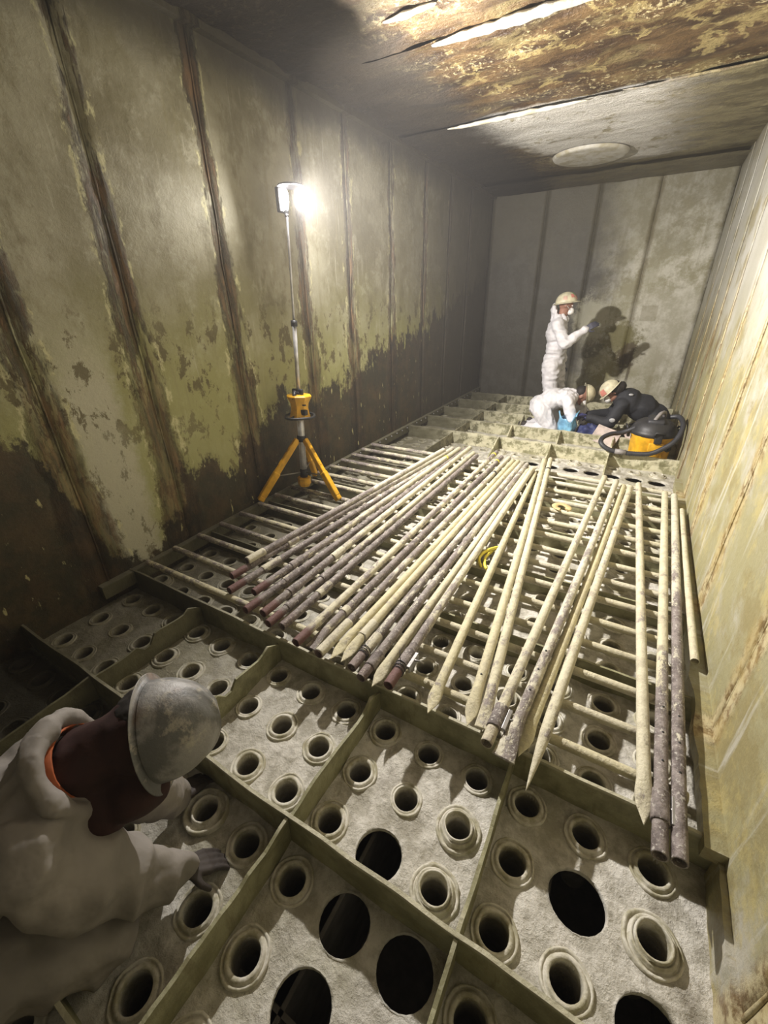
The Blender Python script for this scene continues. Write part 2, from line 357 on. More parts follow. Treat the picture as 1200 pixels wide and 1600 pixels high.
# ------------------------------------------------------------------ room numbers (metres; z = 0 is the top of the floor ribs)
XL, XR, YN, YF, ZC, ZF = -2.703, .574, -2.0, 8.31, 3.08, -.16
X0, U, CELL, YA = -.7347, .2110, .6334, 1.1665
RX = [X0 + k * .631 for k in range(-2, 2)]
def hx(i): return X0 + .085 + i * .2155 if i < 3 else X0 + .085 + i * .2105
def hy(j): return YA - .098 - j * .2111
COLS = range(-9, 6); ROWS = range(-34, 14)
BIG = {(1, 2): .083, (1, 3): .082, (2, 3): .085, (1, 4): .086, (4, 1): .088, (5, 2): .085, (-5, 7): .08, (3, 5): .085}
for i in range(-2, 6): BIG[(i, -18)] = .082
for j in (-22, -24):
    for i in range(-8, 6):
        if (i * 7 + j * 3) % 3: BIG[(i, j)] = .06
HR = .046
def hole_r(i, j): return BIG.get((i, j), HR)
# floor plate with a real opening at every tube
def floor_mesh():
    vs, fs = [], []
    SEG = 24
    xs = {i: (hx(i) - .1055, hx(i) + .1055) for i in COLS}
    cols = list(COLS)
    bx = [XL - .02] + [(hx(a) + hx(b)) / 2 for a, b in zip(cols, cols[1:])] + [XR + .02]
    for ci, i in enumerate(cols):
        for j in ROWS:
            cx, cy = hx(i), hy(j); r = hole_r(i, j)
            x0, x1 = bx[ci], bx[ci + 1]; y0, y1 = cy - .10555, cy + .10555
            base = len(vs); near = cy < 3.2
            ts = (0, .12, .4, .7, 1) if near else (0, .35, 1)
            for t in ts:
                for k in range(SEG):
                    a = k * 2 * PI / SEG; c, s = math.cos(a), math.sin(a); mxx = max(abs(c), abs(s))
                    qx = x1 if c > 0 else x0; qy = y1 if s > 0 else y0
                    ex = cx + (c / mxx) * abs(qx - cx); ey = cy + (s / mxx) * abs(qy - cy)
                    ix, iy = cx + c * r, cy + s * r
                    x = ix + (ex - ix) * t; y = iy + (ey - iy) * t
                    p = Vector((x, y, 0)); z = ZF
                    if t > 0: z += .010 * mn.fractal(p * 10, 1., 2.1, 4) - .002
                    vs.append((x, y, z))
            n = len(ts)
            for q in range(n - 1):
                for k in range(SEG):
                    a = base + q * SEG + k; b = base + q * SEG + (k + 1) % SEG
                    fs.append((a, b, b + SEG, a + SEG))
            # rim of the plate, 20 mm deep
            b0 = len(vs)
            for k in range(SEG): vs.append((vs[base + k][0], vs[base + k][1], ZF - .02))
            for k in range(SEG): fs.append((base + k, b0 + k, b0 + (k + 1) % SEG, base + (k + 1) % SEG))
    me = bpy.data.meshes.new('floor'); me.from_pydata(vs, [], fs); return me
floor = tag(obj('floor', floor_mesh(), 'floor'), kind='structure')
def plank(name, x0, x1, y0, y1, z0, z1, mat, parent=None, kind=None):
    bm = bmesh.new(); box(bm, ((x0 + x1) / 2, (y0 + y1) / 2, (z0 + z1) / 2), (x1 - x0, y1 - y0, z1 - z0))
    o = obj(name, bm, mat, parent, smooth=False)
    if kind: o['kind'] = kind
    return o
plank('lower_plate', XL, XR, YN, YF, -.95, -.90, 'lower', floor)
for k in range(-2, 2): plank('lower_divider', RX[k + 2] + .21, RX[k + 2] + .225, YN, YF, -1.45, -.30, 'lower', floor)
for k in range(-2, 11, 2): plank('lower_divider', XL, XR, YA + k * CELL + .3, YA + k * CELL + .315, -1.45, -.30, 'lower', floor)
plank('floor_apron', XL, XR, YN, hy(13) - .1, ZF - .03, ZF, 'floor', floor)

# tube nozzles: stepped collars around the holes
def collar(kind, jit):
    bm = bmesh.new(); rnd = random.Random(jit)
    if kind == 0: prof = [(.076, -.012), (.074, .002), (.0675, .004), (.066, -.001), (.061, .000), (.059, .007), (.0475, .008), (.0455, .002), (.045, -.05), (.045, -.28)]
    elif kind == 1: prof = [(.066, -.012), (.064, .001), (.058, .003), (.0565, -.001), (.052, .001), (.0475, .005), (.0455, .0), (.045, -.05), (.045, -.28)]
    elif kind == 2: prof = [(.084, -.012), (.082, .006), (.074, .008), (.072, .002), (.066, .003), (.064, .018), (.057, .020), (.055, .014), (.053, .030), (.047, .031), (.045, .02), (.045, -.28)]
    else: prof = [(.084, -.012), (.083, .016), (.079, .020), (.073, .018), (.070, .006), (.056, .006), (.054, .026), (.047, .028), (.045, .018), (.045, -.28)]
    lathe(bm, prof, 24)
    for v in bm.verts:
        if v.co.z > -.02:
            n = mn.noise(v.co * 22 + Vector((jit * 7.3, 0, 0)))
            v.co.z += .0035 * n if v.co.z > -.006 else 0
            v.co.x *= 1 + .05 * n; v.co.y *= 1 + .05 * n
    me = bpy.data.meshes.new('nozzle_collar'); bmesh.ops.recalc_face_normals(bm, faces=bm.faces); bm.to_mesh(me); bm.free()
    for p in me.polygons: p.use_smooth = True
    me.materials.append(M['nozzle']); return me
CM = [[collar(k, a) for a in range(4)] for k in range(4)]
spots = []
TALL = {(-2, 3): 3, (5, 1): 2, (2, 1): 2, (2, 2): 2, (0, 0): 0}
UNDER_TALL = lambda i, j: j < -0 and (i + 2 * j) % 3 == 0
for i in COLS:
    for j in ROWS:
        if (i, j) in BIG or i < -9: continue
        k = TALL.get((i, j), 2 if (j < 0 and (i * 5 + j * 3) % 4 == 0) else (0, 1, 0, 1, 0)[(i * 3 + j * 5) % 5])
        d = Vector((hx(i), hy(j), -1.76)); v = d @ Matrix.Identity(3)
        vis = hy(j) > -.25
        spots.append((d.length if vis else 99 + d.length, i, j, k))
spots.sort()
for n, (d, i, j, k) in enumerate(spots[:300]):
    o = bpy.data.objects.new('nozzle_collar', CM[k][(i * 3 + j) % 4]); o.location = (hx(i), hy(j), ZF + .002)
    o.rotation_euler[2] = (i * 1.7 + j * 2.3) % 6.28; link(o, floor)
vs, fs = [], []
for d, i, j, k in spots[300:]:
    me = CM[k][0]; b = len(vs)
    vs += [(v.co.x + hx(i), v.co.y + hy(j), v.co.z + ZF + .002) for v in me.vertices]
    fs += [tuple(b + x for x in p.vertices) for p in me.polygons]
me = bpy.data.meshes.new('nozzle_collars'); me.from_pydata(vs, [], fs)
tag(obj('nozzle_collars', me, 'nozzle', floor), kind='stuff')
# a few raised sleeves inside the wide openings
vs = []

# ------------------------------------------------------------------ ribs on the floor plate
def rib(p0, p1, top, thick=.012, wob=.004, seed=0, name='stiffener_rib', crust=0.):
    """plate standing on the floor from p0 to p1 (x, y); top(s) gives the height of its edge for s = 0..1"""
    bm = bmesh.new(); a, b = Vector((*p0, 0)), Vector((*p1, 0)); L = (b - a).length; d = (b - a) / L
    n = Vector((-d.y, d.x, 0)); N = max(6, int(L / .035)); rows = 4; G_ = {}
    for i in range(N + 1):
        s = i / N; p = a + d * L * s; h = top(s) - ZF + wob * mn.noise(p * 11 + Vector((seed, 0, 0)))
        for side in (-1, 1):
            for r in range(rows + 1):
                q = p + n * (side * thick / 2 * (1 + crust * (1 + mn.noise(Vector((p.x * 9, p.y * 9, r * 2 + side + seed))))) + .006 * mn.noise(p * 5 + Vector((0, 0, r + seed))))
                G_[i, side, r] = bm.verts.new((q.x, q.y, ZF - .01 + (h + .01) * r / rows))
    for i in range(N):
        for r in range(rows):
            bm.faces.new((G_[i, 1, r], G_[i + 1, 1, r], G_[i + 1, 1, r + 1], G_[i, 1, r + 1]))
            bm.faces.new((G_[i, -1, r], G_[i, -1, r + 1], G_[i + 1, -1, r + 1], G_[i + 1, -1, r]))
        bm.faces.new((G_[i, 1, rows], G_[i + 1, 1, rows], G_[i + 1, -1, rows], G_[i, -1, rows]))
    for i in (0, N):
        for r in range(rows): bm.faces.new((G_[i, 1, r], G_[i, 1, r + 1], G_[i, -1, r + 1], G_[i, -1, r]))
    return obj(name, bm, 'rib', floor, smooth=False)
FAR = {5: 4.27, 6: 5.22, 7: 5.86, 8: 6.50, 9: 7.14, 10: 7.80}
def ry(k): return FAR.get(k, YA + k * CELL)
for k in range(-4, 11):
    y = ry(k)
    if k <= 0: top = lambda s: -.002
    elif k == 5: top = lambda s: -.06
    elif k < 6: top = lambda s: -.02
    else: top = lambda s, k=k: -.004 + .006 * mn.noise(Vector((s * 40, k, 0)))
    rib((XL, y), (XR, y), top, .012 if k < 6 else .02, .003 if k < 6 else .012, k * 3.1, crust=0. if k < 6 else .8)
for n, x in enumerate(RX):
    for k in range(-4, 0):                     # bays in front of the laid tubes: whole ribs with torn tips
        y0, y1 = YA + k * CELL, YA + (k + 1) * CELL
        def top(s, n=n, k=k):
            h = -.012 - .022 * math.sin(PI * s) + .012 * mn.noise(Vector((s * 9, n, k)))
            if k == -1 and n < 3:
                h = -.03 - .01 * math.sin(s * 8 + n)
                if s > .86: h = .004 - (s - .86) * .35
                elif s > .80: h = -.045 + (s - .80) * .8
                if .38 < s < .5 and n in (0, 1): h -= .045
            return h
        rib((x, y0 + .008), (x, y1 - .008), top, .012, .004, n * 5 + k)
    for k in range(5, 10):                     # cut-back gussets standing against the far cross ribs
        y1 = ry(k + 1)
        if n == 0: rib((x, ry(k) + .02), (x, y1 - .01), lambda s: -.02, .014, .006, k)
        else:
            l = (.42 if k == 5 else .26) + .04 * math.sin(n * 3 + k)
            rib((x, y1 - l), (x, y1 - .012), lambda s: ZF + .012 + (-ZF - .008) * min(1, s * 1.12) ** .9, .014, .004, n + k, 'gusset')
    if 0 < n:                                   # torn gusset tips on the tube side of the near rib
        rib((x, 4.06), (x, 4.258), lambda s: ZF + .01 + .09 * s, .012, .004, n, 'gusset')

# ------------------------------------------------------------------ walls
def wall_shell(name, x0, x1, y0, y1, z0, z1, mat): return plank(name, x0, x1, y0, y1, z0, z1, mat, kind='structure')
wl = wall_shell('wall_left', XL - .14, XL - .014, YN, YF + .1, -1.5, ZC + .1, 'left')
wr = wall_shell('wall_right', XR + .014, XR + .14, YN, YF + .1, -1.5, ZC + .1, 'right')
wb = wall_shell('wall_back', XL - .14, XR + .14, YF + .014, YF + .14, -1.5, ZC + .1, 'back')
wn = wall_shell('wall_front', XL - .14, XR + .14, YN - .12, YN, -1.5, ZC + .1, 'right')
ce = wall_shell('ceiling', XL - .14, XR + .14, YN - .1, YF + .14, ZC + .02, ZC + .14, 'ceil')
def panel(ax, a, b, face, sgn, mat, parent, seed):
    """slightly buckled wall plate between two seams; ax 'x' lies in the yz plane, ax 'y' in the xz plane"""
    bm = bmesh.new(); N = max(2, int((b - a) / .06)); R = 48; g_ = {}
    for i in range(N + 1):
        for r in range(R + 1):
            s = a + (b - a) * i / N; z = ZF - .3 + (ZC + .02 - ZF + .3) * r / R
            bow = .007 * mn.noise(Vector((s * 1.5, z * 1.2, seed))) + .003 * mn.noise(Vector((s * 7, z * 5, seed)))
            q = face + sgn * (bow + .003)
            g_[i, r] = bm.verts.new((q, s, z) if ax == 'x' else (s, q, z))
    for i in range(N):
        for r in range(R): bm.faces.new((g_[i, r], g_[i + 1, r], g_[i + 1, r + 1], g_[i, r + 1]))
    ed = [e for e in bm.edges if e.is_boundary]
    r_ = bmesh.ops.extrude_edge_only(bm, edges=ed)
    for v in [v for v in r_['geom'] if isinstance(v, bmesh.types.BMVert)]:
        if ax == 'x': v.co.x = face - sgn * .014
        else: v.co.y = face - sgn * .014
    return obj('wall_plate', bm, mat, parent)
def seam(ax, s, face, sgn, mat, parent, seed):
    bm = bmesh.new(); n = 90; pts, rad = [], []
    for i in range(n + 1):
        z = ZF - .25 + (ZC + .02 - ZF + .25) * i / n; o = .007 * mn.noise(Vector((z * 3, seed, 1))) * 1.6
        pts.append((face + sgn * .001, s + o, z) if ax == 'x' else (s + o, face + sgn * .001, z))
        rad.append(.0065 + .004 * mn.noise(Vector((z * 12, seed, 5))))
    tube(bm, pts, rad, 8); return obj('weld_seam', bm, mat, parent)
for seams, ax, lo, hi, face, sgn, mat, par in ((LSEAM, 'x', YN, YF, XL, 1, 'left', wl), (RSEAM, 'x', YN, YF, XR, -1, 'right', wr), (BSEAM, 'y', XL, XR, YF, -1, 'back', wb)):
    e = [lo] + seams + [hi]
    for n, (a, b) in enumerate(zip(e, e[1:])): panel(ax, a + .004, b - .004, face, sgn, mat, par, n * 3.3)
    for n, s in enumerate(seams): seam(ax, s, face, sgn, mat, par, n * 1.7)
# left shelf angle with bolts, right shelf with its broken end
def ledge(name, x0, x1, y0, y1, z0, z1, mat, rag, seed, n=80):
    bm = bmesh.new(); R = []
    for i in range(n + 1):
        y = y0 + (y1 - y0) * i / n; o = rag * mn.noise(Vector((y * 6, seed, 0))) + rag * .6 * mn.noise(Vector((y * 25, seed, 3)))
        xi = x1 + o if mat != 'right' else x1; xo = x0 if mat != 'right' else x0 + o
        zz = z1 + .3 * rag * mn.noise(Vector((y * 9, seed, 7)))
        R.append([bm.verts.new(p) for p in ((xo, y, z0), (xi, y, z0), (xi, y, zz), (xo, y, zz))])
    for A, B in zip(R, R[1:]):
        for k in range(4): bm.faces.new((A[k], A[(k + 1) % 4], B[(k + 1) % 4], B[k]))
    bm.faces.new(R[0]); bm.faces.new(R[-1][::-1])
    return tag(obj(name, bm, mat, smooth=False), kind='structure')
tl = ledge('trim_1', XL - .01, XL + .05, .95, YF, -.10, -.008, 'rib', .006, 3)
for i in range(34):
    bm = bmesh.new(); y = 3.2 + i * .15
    lathe(bm, [(.0, 0), (.011, 0), (.012, .006), (.008, .012), (0.001, .013)], 8, axis_mat((XL + .052, y, -.03), (1, 0, 0))); obj('bolt', bm, 'greymetal', tl)
t2 = ledge('trim_2', XR - .066, XR + .01, 1.12, 4.6, -.045, .014, 'right', .012, 9)
t3 = ledge('trim_3', XR - .022, XR + .01, YN, 1.14, -.20, -.03, 'right', .008, 12)
# ceiling: plates, shallow lips between the bays, round cover
def ceil_sheet(y0, y1, z, seed, amp):
    bm = bmesh.new(); nx, ny = 60, max(6, int((y1 - y0) / .055)); g_ = {}
    for i in range(nx + 1):
        for j in range(ny + 1):
            x = XL + (XR - XL) * i / nx; y = y0 + (y1 - y0) * j / ny
            g_[i, j] = bm.verts.new((x, y, z - amp * (.5 + .5 * mn.fractal(Vector((x * 2.2, y * 4.5, seed)), 1, 2, 5))))
    for i in range(nx):
        for j in range(ny): bm.faces.new((g_[i, j], g_[i, j + 1], g_[i + 1, j + 1], g_[i + 1, j]))
    return obj('ceiling_plate', bm, 'ceil', ce)
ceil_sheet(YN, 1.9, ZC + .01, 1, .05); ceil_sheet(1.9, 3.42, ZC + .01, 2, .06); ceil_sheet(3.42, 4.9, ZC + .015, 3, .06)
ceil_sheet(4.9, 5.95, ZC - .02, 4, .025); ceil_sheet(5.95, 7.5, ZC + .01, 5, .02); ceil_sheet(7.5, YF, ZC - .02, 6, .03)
def lip(x0, x1, y, z, seed, w_=.03, mat='ceilpale'):
    bm = bmesh.new(); n = 40; pts, rad = [], []
    for i in range(n + 1):
        s = i / n; x = x0 + (x1 - x0) * s
        pts.append((x, y + .03 * mn.noise(Vector((x * 4, seed, 0))), z + .008 * mn.noise(Vector((x * 9, seed, 2)))))
        rad.append(w_ * (.25 + math.sin(PI * min(1, s * 1.02)) ** .6) * (1 + .4 * mn.noise(Vector((x * 14, seed, 4)))))
    tube(bm, pts, rad, 8)
    for v in bm.verts: v.co.z = z + (v.co.z - z) * .5
    return obj('paint_lip', bm, mat, ce)
lip(-1.6, -.5, 3.42, ZC - .045, 1, .035); lip(-2.1, -.85, 4.90, ZC - .045, 2, .028); lip(-.6, .5, 4.9, ZC - .035, 3, .015, 'ceil')
for a in ((-1.5, 2.6, .9), (-.9, 2.9, -.2), (-1.75, 3.05, .25), (-.1, 3.2, .4)): lip(a[0], a[0] + .35, a[1], ZC - .035, a[2] * 9, .02)
bm = bmesh.new(); lathe(bm, [(.0, -.022), (.37, -.022), (.40, -.018), (.41, -.010), (.42, .01)], 48, Matrix.Translation((-1.06, 6.75, ZC - .02)))
obj('round_cover', bm, 'ceilpale', ce)
# roof corner angle (left) so the plate joint reads
tc = ledge('trim_4', XL - .01, XL + .06, YN, YF, ZC - .06, ZC + .01, 'left', .01, 21)

# ------------------------------------------------------------------ steel tubes
def tube_mesh(L, r, near='open', far='open', seed=0, seg=16, inner=True):
    """tube along +x from 0 to L with lumpy crust; ends: open, point (flattened and cut to a point), flare (flattened wide), cap"""
    bm = bmesh.new(); rnd = random.Random(seed)
    xs = [0, .004, .03, .06, .09, .12, .16, .2] + [.2 + (L - .4) * i / 34 for i in range(1, 35)] + [L - .16, L - .12, L - .08, L - .04, L - .004, L]
    if near == 'spike': xs = [0, .03, .06, .09, .12, .15, .18, .22, .26] + xs[9:]
    bow = (rnd.uniform(-.004, .004), rnd.uniform(-.002, .002))
    def sect(x):
        w_, t = 1., 1.; off = 0.
        def end(kind, d):
            if kind == 'point':
                f = max(0, 1 - d / .16); return 1 + .25 * math.sin(PI * min(1, f * 1.1)) - .95 * max(0, f - .55) / .45, 1 - .86 * min(1, f * 1.5)
            if kind == 'flat':
                f = max(0, 1 - d / .14); return 1 + .35 * f, 1 - .84 * min(1, f * 1.4)
            if kind == 'flare':
                f = max(0, 1 - d / .18); return 1 + .85 * f, 1 - .78 * min(1, f * 1.3)
            if kind == 'spike':
                f = max(0, 1 - d / .30); return 1 - .93 * f ** 1.5, 1 - .86 * f ** 1.2
            return 1, 1
        a = end(near, x); b = end(far, L - x); return a[0] * b[0], a[1] * b[1]
    rings = []
    for x in xs:
        w_, t = sect(x); s = x / L; by = bow[0] * math.sin(PI * s) * 2; bz = bow[1] * math.sin(PI * s)
        ring = []
        for k in range(seg):
            a = k * 2 * PI / seg
            rr = r * (1 + .035 * mn.noise(Vector((x * 14, math.cos(a) * 1.6 + seed, math.sin(a) * 1.6))))
            ring.append(bm.verts.new((x, by + rr * w_ * math.cos(a), bz + rr * t * math.sin(a) - (r * (1 - t) * .45))))
        rings.append(ring)
    for A, B in zip(rings, rings[1:]):
        for k in range(seg): bm.faces.new((A[k], A[(k + 1) % seg], B[(k + 1) % seg], B[k]))
    for ring, kind, s in ((rings[0], near, 1), (rings[-1], far, -1)):
        if kind == 'open':
            c = sum((v.co for v in ring), Vector()) / seg
            in1 = [bm.verts.new(c + (v.co - c) * .84) for v in ring]
            in2 = [bm.verts.new(c + (v.co - c) * .82 + Vector((s * .14, 0, 0))) for v in ring]
            for A, B in ((ring, in1), (in1, in2)):
                for k in range(seg): bm.faces.new((A[k], A[(k + 1) % seg], B[(k + 1) % seg], B[k]))
            bm.faces.new(in2)
        else: bm.faces.new(ring)
    me = bpy.data.meshes.new('tube'); bmesh.ops.recalc_face_normals(bm, faces=bm.faces); bm.to_mesh(me); bm.free()
    for p in me.polygons: p.use_smooth = True
    me.materials.append(M['crusted_tube']); return me
def ordinal(n): return ['first', 'second', 'third', 'fourth', 'fifth', 'sixth', 'seventh', 'eighth', 'ninth', 'tenth', 'eleventh', 'twelfth', 'thirteenth', 'fourteenth', 'fifteenth', 'sixteenth'][n]
cross = [tube_mesh(3.10, .0205, 'open', 'open', s) for s in range(4)]
for k in range(15):
    y = 1.256 + .2085 * k
    o = bpy.data.objects.new('cross_tube', cross[k % 4]); o.location = (XL + .07, y, .0135); o.rotation_euler = (random.uniform(-1, 1) * 3, 0, 0)
    o.rotation_euler = (0, 0, random.uniform(-.003, .003)); o.color = (.44 + .03 * random.random(), .35 + .4 * random.random(), .0, .75); link(o)
    lb = 'cream-crusted crosswise steel tube nearest the bare holed floor, under the long tubes' if k == 0 else (
        'crosswise steel tube farthest back, just before the gap to the workers' if k == 14 else
        'crosswise steel tube under the long ones, %s counted from the bare floor' % ordinal(k))
    tag(o, lb, 'tube', 'crosswise tubes laid over the floor')
TB = [ # name key, near xy, far xy, layer, near end, far end, (wear, yellow, rust), label
 ((-1.90, 1.48), (-1.65, 4.07), 2, 'open', 'open', (0.54, 0.1, 0.2, 0.6), 'white-flaked long tube lying on top of the left bundle, outermost towards the tripod'),
 ((-1.90, 1.35), (-1.615, 4.24), 1, 'open', 'open', (0.56, 0.2, 1, 0.6), 'long tube with a rusty open end under the topmost left tube'),
 ((-1.84, 1.27), (-1.585, 4.34), 0, 'open', 'open', (0.58, 0.1, 1, 0.5), 'long tube with thread-like crust low in the left bundle, third from tripod'),
 ((-1.66, 1.30), (-1.55, 4.28), 1, 'open', 'open', (0.52, 0.5, 1, 0.8), 'yellowish long tube of the left bundle with a grey sleeve near its open end'),
 ((-1.62, 1.19), (-1.51, 4.41), 0, 'open', 'open', (0.64, 0.1, 1, 0.0), 'dark brown long tube sunk in the middle of the left bundle'),
 ((-1.48, 1.19), (-1.455, 4.36), 1, 'open', 'open', (0.5, 0.5, 1, 0.9), 'cream long tube of the left bundle with a rust-red end and dark sleeve'),
 ((-1.43, 1.17), (-1.39, 4.30), 0, 'open', 'open', (0.53, 0.6, 1, 0.6), 'cream long tube next to last in the left bundle, dark band near its end'),
 ((-1.35, 1.19), (-1.33, 4.23), 0, 'open', 'open', (0.6, 0.3, 0.3, 0.1), 'grey-brown long tube on the right edge of the left bundle'),
 ((-1.18, 1.11), (-1.15, 4.35), 1, 'open', 'open', (0.51, 0.5, 1, 0.0), 'long tube that starts the middle bundle on its left, dark at the far end'),
 ((-1.13, 1.15), (-1.08, 4.31), 0, 'flat', 'open', (0.56, 0.4, 0, -0.4), 'long tube with a flattened yellow-flecked end, second in the middle bundle'),
 ((-1.06, 1.13), (-1.005, 4.32), 0, 'open', 'open', (0.53, 0.3, 0.6, 0.4), 'long tube with a sleeved open end, third in the middle bundle'),
 ((-.995, 1.14), (-.945, 4.26), 0, 'point', 'open', (0.44, 0.9, 0, 0), 'smooth yellow-cream long tube with a pinched end, fourth in the middle bundle'),
 ((-.94, 1.15), (-.893, 4.26), 0, 'point', 'open', (0.44, 0.8, 0, 0.1), 'cream long tube with a pointed end, fifth in the middle bundle'),
 ((-.87, 1.14), (-.842, 4.23), 0, 'open', 'open', (0.54, 0.2, 0.3, 0.3), 'whitish long tube with a wired open end, sixth in the middle bundle'),
 ((-.80, 1.11), (-.791, 4.21), 0, 'open', 'open', (0.56, 0.2, 0.3, 0.2), 'grey long tube with a thick coupler on its open end, seventh in the middle bundle'),
 ((-.735, 1.10), (-.742, 4.17), 0, 'point', 'flat', (0.43, 0.7, 0, 0.1), 'cream long tube with a pinched pale tip at the right edge of the middle bundle'),
 ((-.655, 1.11), (-.700, 4.13), 1, 'open', 'flat', (0.48, 0.4, 1, 0.9), 'mottled long tube with a clamp and rust-pink open end'),
 ((-.46, 1.10), (-.665, 4.00), 0, 'point', 'open', (0.44, 0.8, 0, 0), 'cream long tube with a folded pointed end standing alone over the near rib'),
 ((-.29, 1.10), (-.648, 4.33), 1, 'point', 'open', (0.42, 0.8, 0, 0), 'cream long tube with a bent flattened end, left one of a touching pair'),
 ((-.235, 1.12), (-.598, 4.38), 1, 'flat', 'open', (0.46, 0.6, 0, 0.3), 'cream long tube with black band and grey flat end, right of a touching pair'),
 ((-.20, 1.06), (-.07, 4.11), 1, 'open', 'open', (0.47, 0.5, 0.2, 0.1), 'long tube with a hinged clamp on its open end, left of the four fanned tubes'),
 ((-.13, 1.04), (.03, 4.06), 1, 'flare', 'open', (0.5, 0.3, 0, 0.3), 'long tube with a wide flattened grey end dotted with holes'),
 ((-.085, 1.10), (.095, 4.05), 0, 'point', 'open', (0.41, 0.9, 0, 0), 'olive-cream long tube lying low between two fanned tubes'),
 ((-.03, .99), (.15, 4.05), 0, 'spike', 'open', (0.46, 0.5, 0, 0), 'pale long tube drawn out to a sharp spike over the holed floor'),
 ((.33, 1.07), (.21, 4.16), 0, 'point', 'open', (0.46, 0.5, 0, 0), 'pale long tube with a flat pointed end, left neighbour of the two drilled grey tubes'),
 ((.372, .99), (.412, 4.05), 0, 'open', 'open', (0.47, 0.6, 0, 1.4), 'drilled grey long tube with a clamp, left one of the pair by the right wall'),
 ((.424, 1.00), (.480, 4.03), 0, 'open', 'open', (0.56, 0.3, 0, 0.6), 'drilled grey long tube, right one of the pair by the right wall'),
 ((.515, 1.96), (.525, 3.75), 0, 'open', 'open', (0.4, 0.6, 0, 0), 'short pale tube lying along the ledge of the right wall'),
]
RT = .0235
pipes = []
for n, (a, b, lay, e0, e1, colr, lb) in enumerate(TB):
    a, b = Vector((*a, 0)), Vector((*b, 0)); L = (b - a).length
    if e0 in ('point', 'flat', 'flare', 'spike'): pass
    z = .034 + RT + lay * .034 if n != 27 else .036 + .019
    root = empty('long_tube', (a.x, a.y, z), lb, 'tube', 'long tubes lying lengthwise', (0, 0, math.atan2(b.y - a.y, b.x - a.x)))
    o = bpy.data.objects.new('tube', tube_mesh(L, RT if n != 27 else .018, e0, e1, n + 10)); o.color = colr; link(o, root)
    pipes.append((root, L))
def sleeve(i, x0, x1, r, mat='crusted_tube', name='coupler_sleeve', col=(.8, .2, 0, 0)):
    bm = bmesh.new(); lathe(bm, [(RT * .9, x0), (r, x0), (r * 1.02, x0 + .006), (r, x0 + .012), (r, x1 - .01), (r * 1.02, x1 - .005), (r, x1), (RT * .9, x1)], 16, Matrix(((0, 0, 1, 0), (1, 0, 0, 0), (0, 1, 0, 0), (0, 0, 0, 1))))
    o = obj(name, bm, mat, pipes[i][0]); o.color = col; return o
def clamp(i, x, side=1):
    r = RT + .005; root = pipes[i][0]; sleeve(i, x - .055, x + .055, r, name='clamp_body', col=(.60, .2, 0, 0))
    bm = bmesh.new(); box(bm, (x, side * -(r + .008), .012), (.10, .016, .012), None, .002); box(bm, (x, side * -(r + .014), -.004), (.10, .006, .03), None, .002)
    obj('clamp_lug', bm, 'greymetal', root, smooth=False)
    bm = bmesh.new(); tube(bm, [(x, side * -(r - .002), .012), (x + .012, side * -(r + .035), .010), (x + .018, side * -(r + .055), .0)], .005, 8); obj('clamp_bolt', bm, 'greymetal', root)
for i, x0, x1, c0 in ((3, .30, .42, .75), (5, .20, .30, .85), (5, .62, .74, .3), (6, .14, .22, .8), (6, .45, .55, .85), (2, .25, .40, .6), (9, .28, .33, .5), (10, .0, .26, .5), (13, .10, .24, .6), (14, .07, .17, .85), (7, .30, .42, .6), (1, .45, .55, .6), (0, .0, .14, .2), (12, .18, .3, .3), (4, .3, .42, .7)):
    sleeve(i, x0 + .004, x1, RT + .0035, col=(min(.64, .2 + c0 * .52), .4, 0, 0))
clamp(16, .17); clamp(20, .13); clamp(25, .16)
for i in (13, 16):
    bm = bmesh.new()
    for q in range(3):
        R_ = [(0.09 + q * .016 + .006 * math.sin(a), (RT + .004) * math.cos(a), (RT + .004) * math.sin(a) + .002 * q) for a in [k * 2 * PI / 12 for k in range(12)]]
        tube(bm, R_, .0022, 5, closed=True)
    tube(bm, [(.12, 0, RT), (.135, .012, RT + .02), (.15, .02, RT + .045)], .002, 5); obj('tie_wire', bm, 'darkgrey', pipes[i][0])
for i, x, mat in ((19, -.32, 'black'), (9, -.16, 'tape_yellow'), (8, -.10, 'tape_yellow'), (3, -.35, 'tape_yellow'), (10, -.5, 'darkgrey')):
    x = pipes[i][1] + x; bm = bmesh.new()
    lathe(bm, [(RT, x - .012), (RT + .003, x - .012), (RT + .003, x + .012), (RT, x + .012)], 16, Matrix(((0, 0, 1, 0), (1, 0, 0, 0), (0, 1, 0, 0), (0, 0, 0, 1)))); obj('tape_band', bm, mat, pipes[i][0])
for i in (21, 25, 26, 18):
    for x in ((.30, .43, .56) if i != 18 else (.25,)):
        bm = bmesh.new(); lathe(bm, [(.0005, .0012), (.0045, .0012), (.0052, -.001)], 10, Matrix.Translation((x + .03 * (i % 2), 0, RT * 1.005))); obj('drilled_hole', bm, 'black', pipes[i][0])
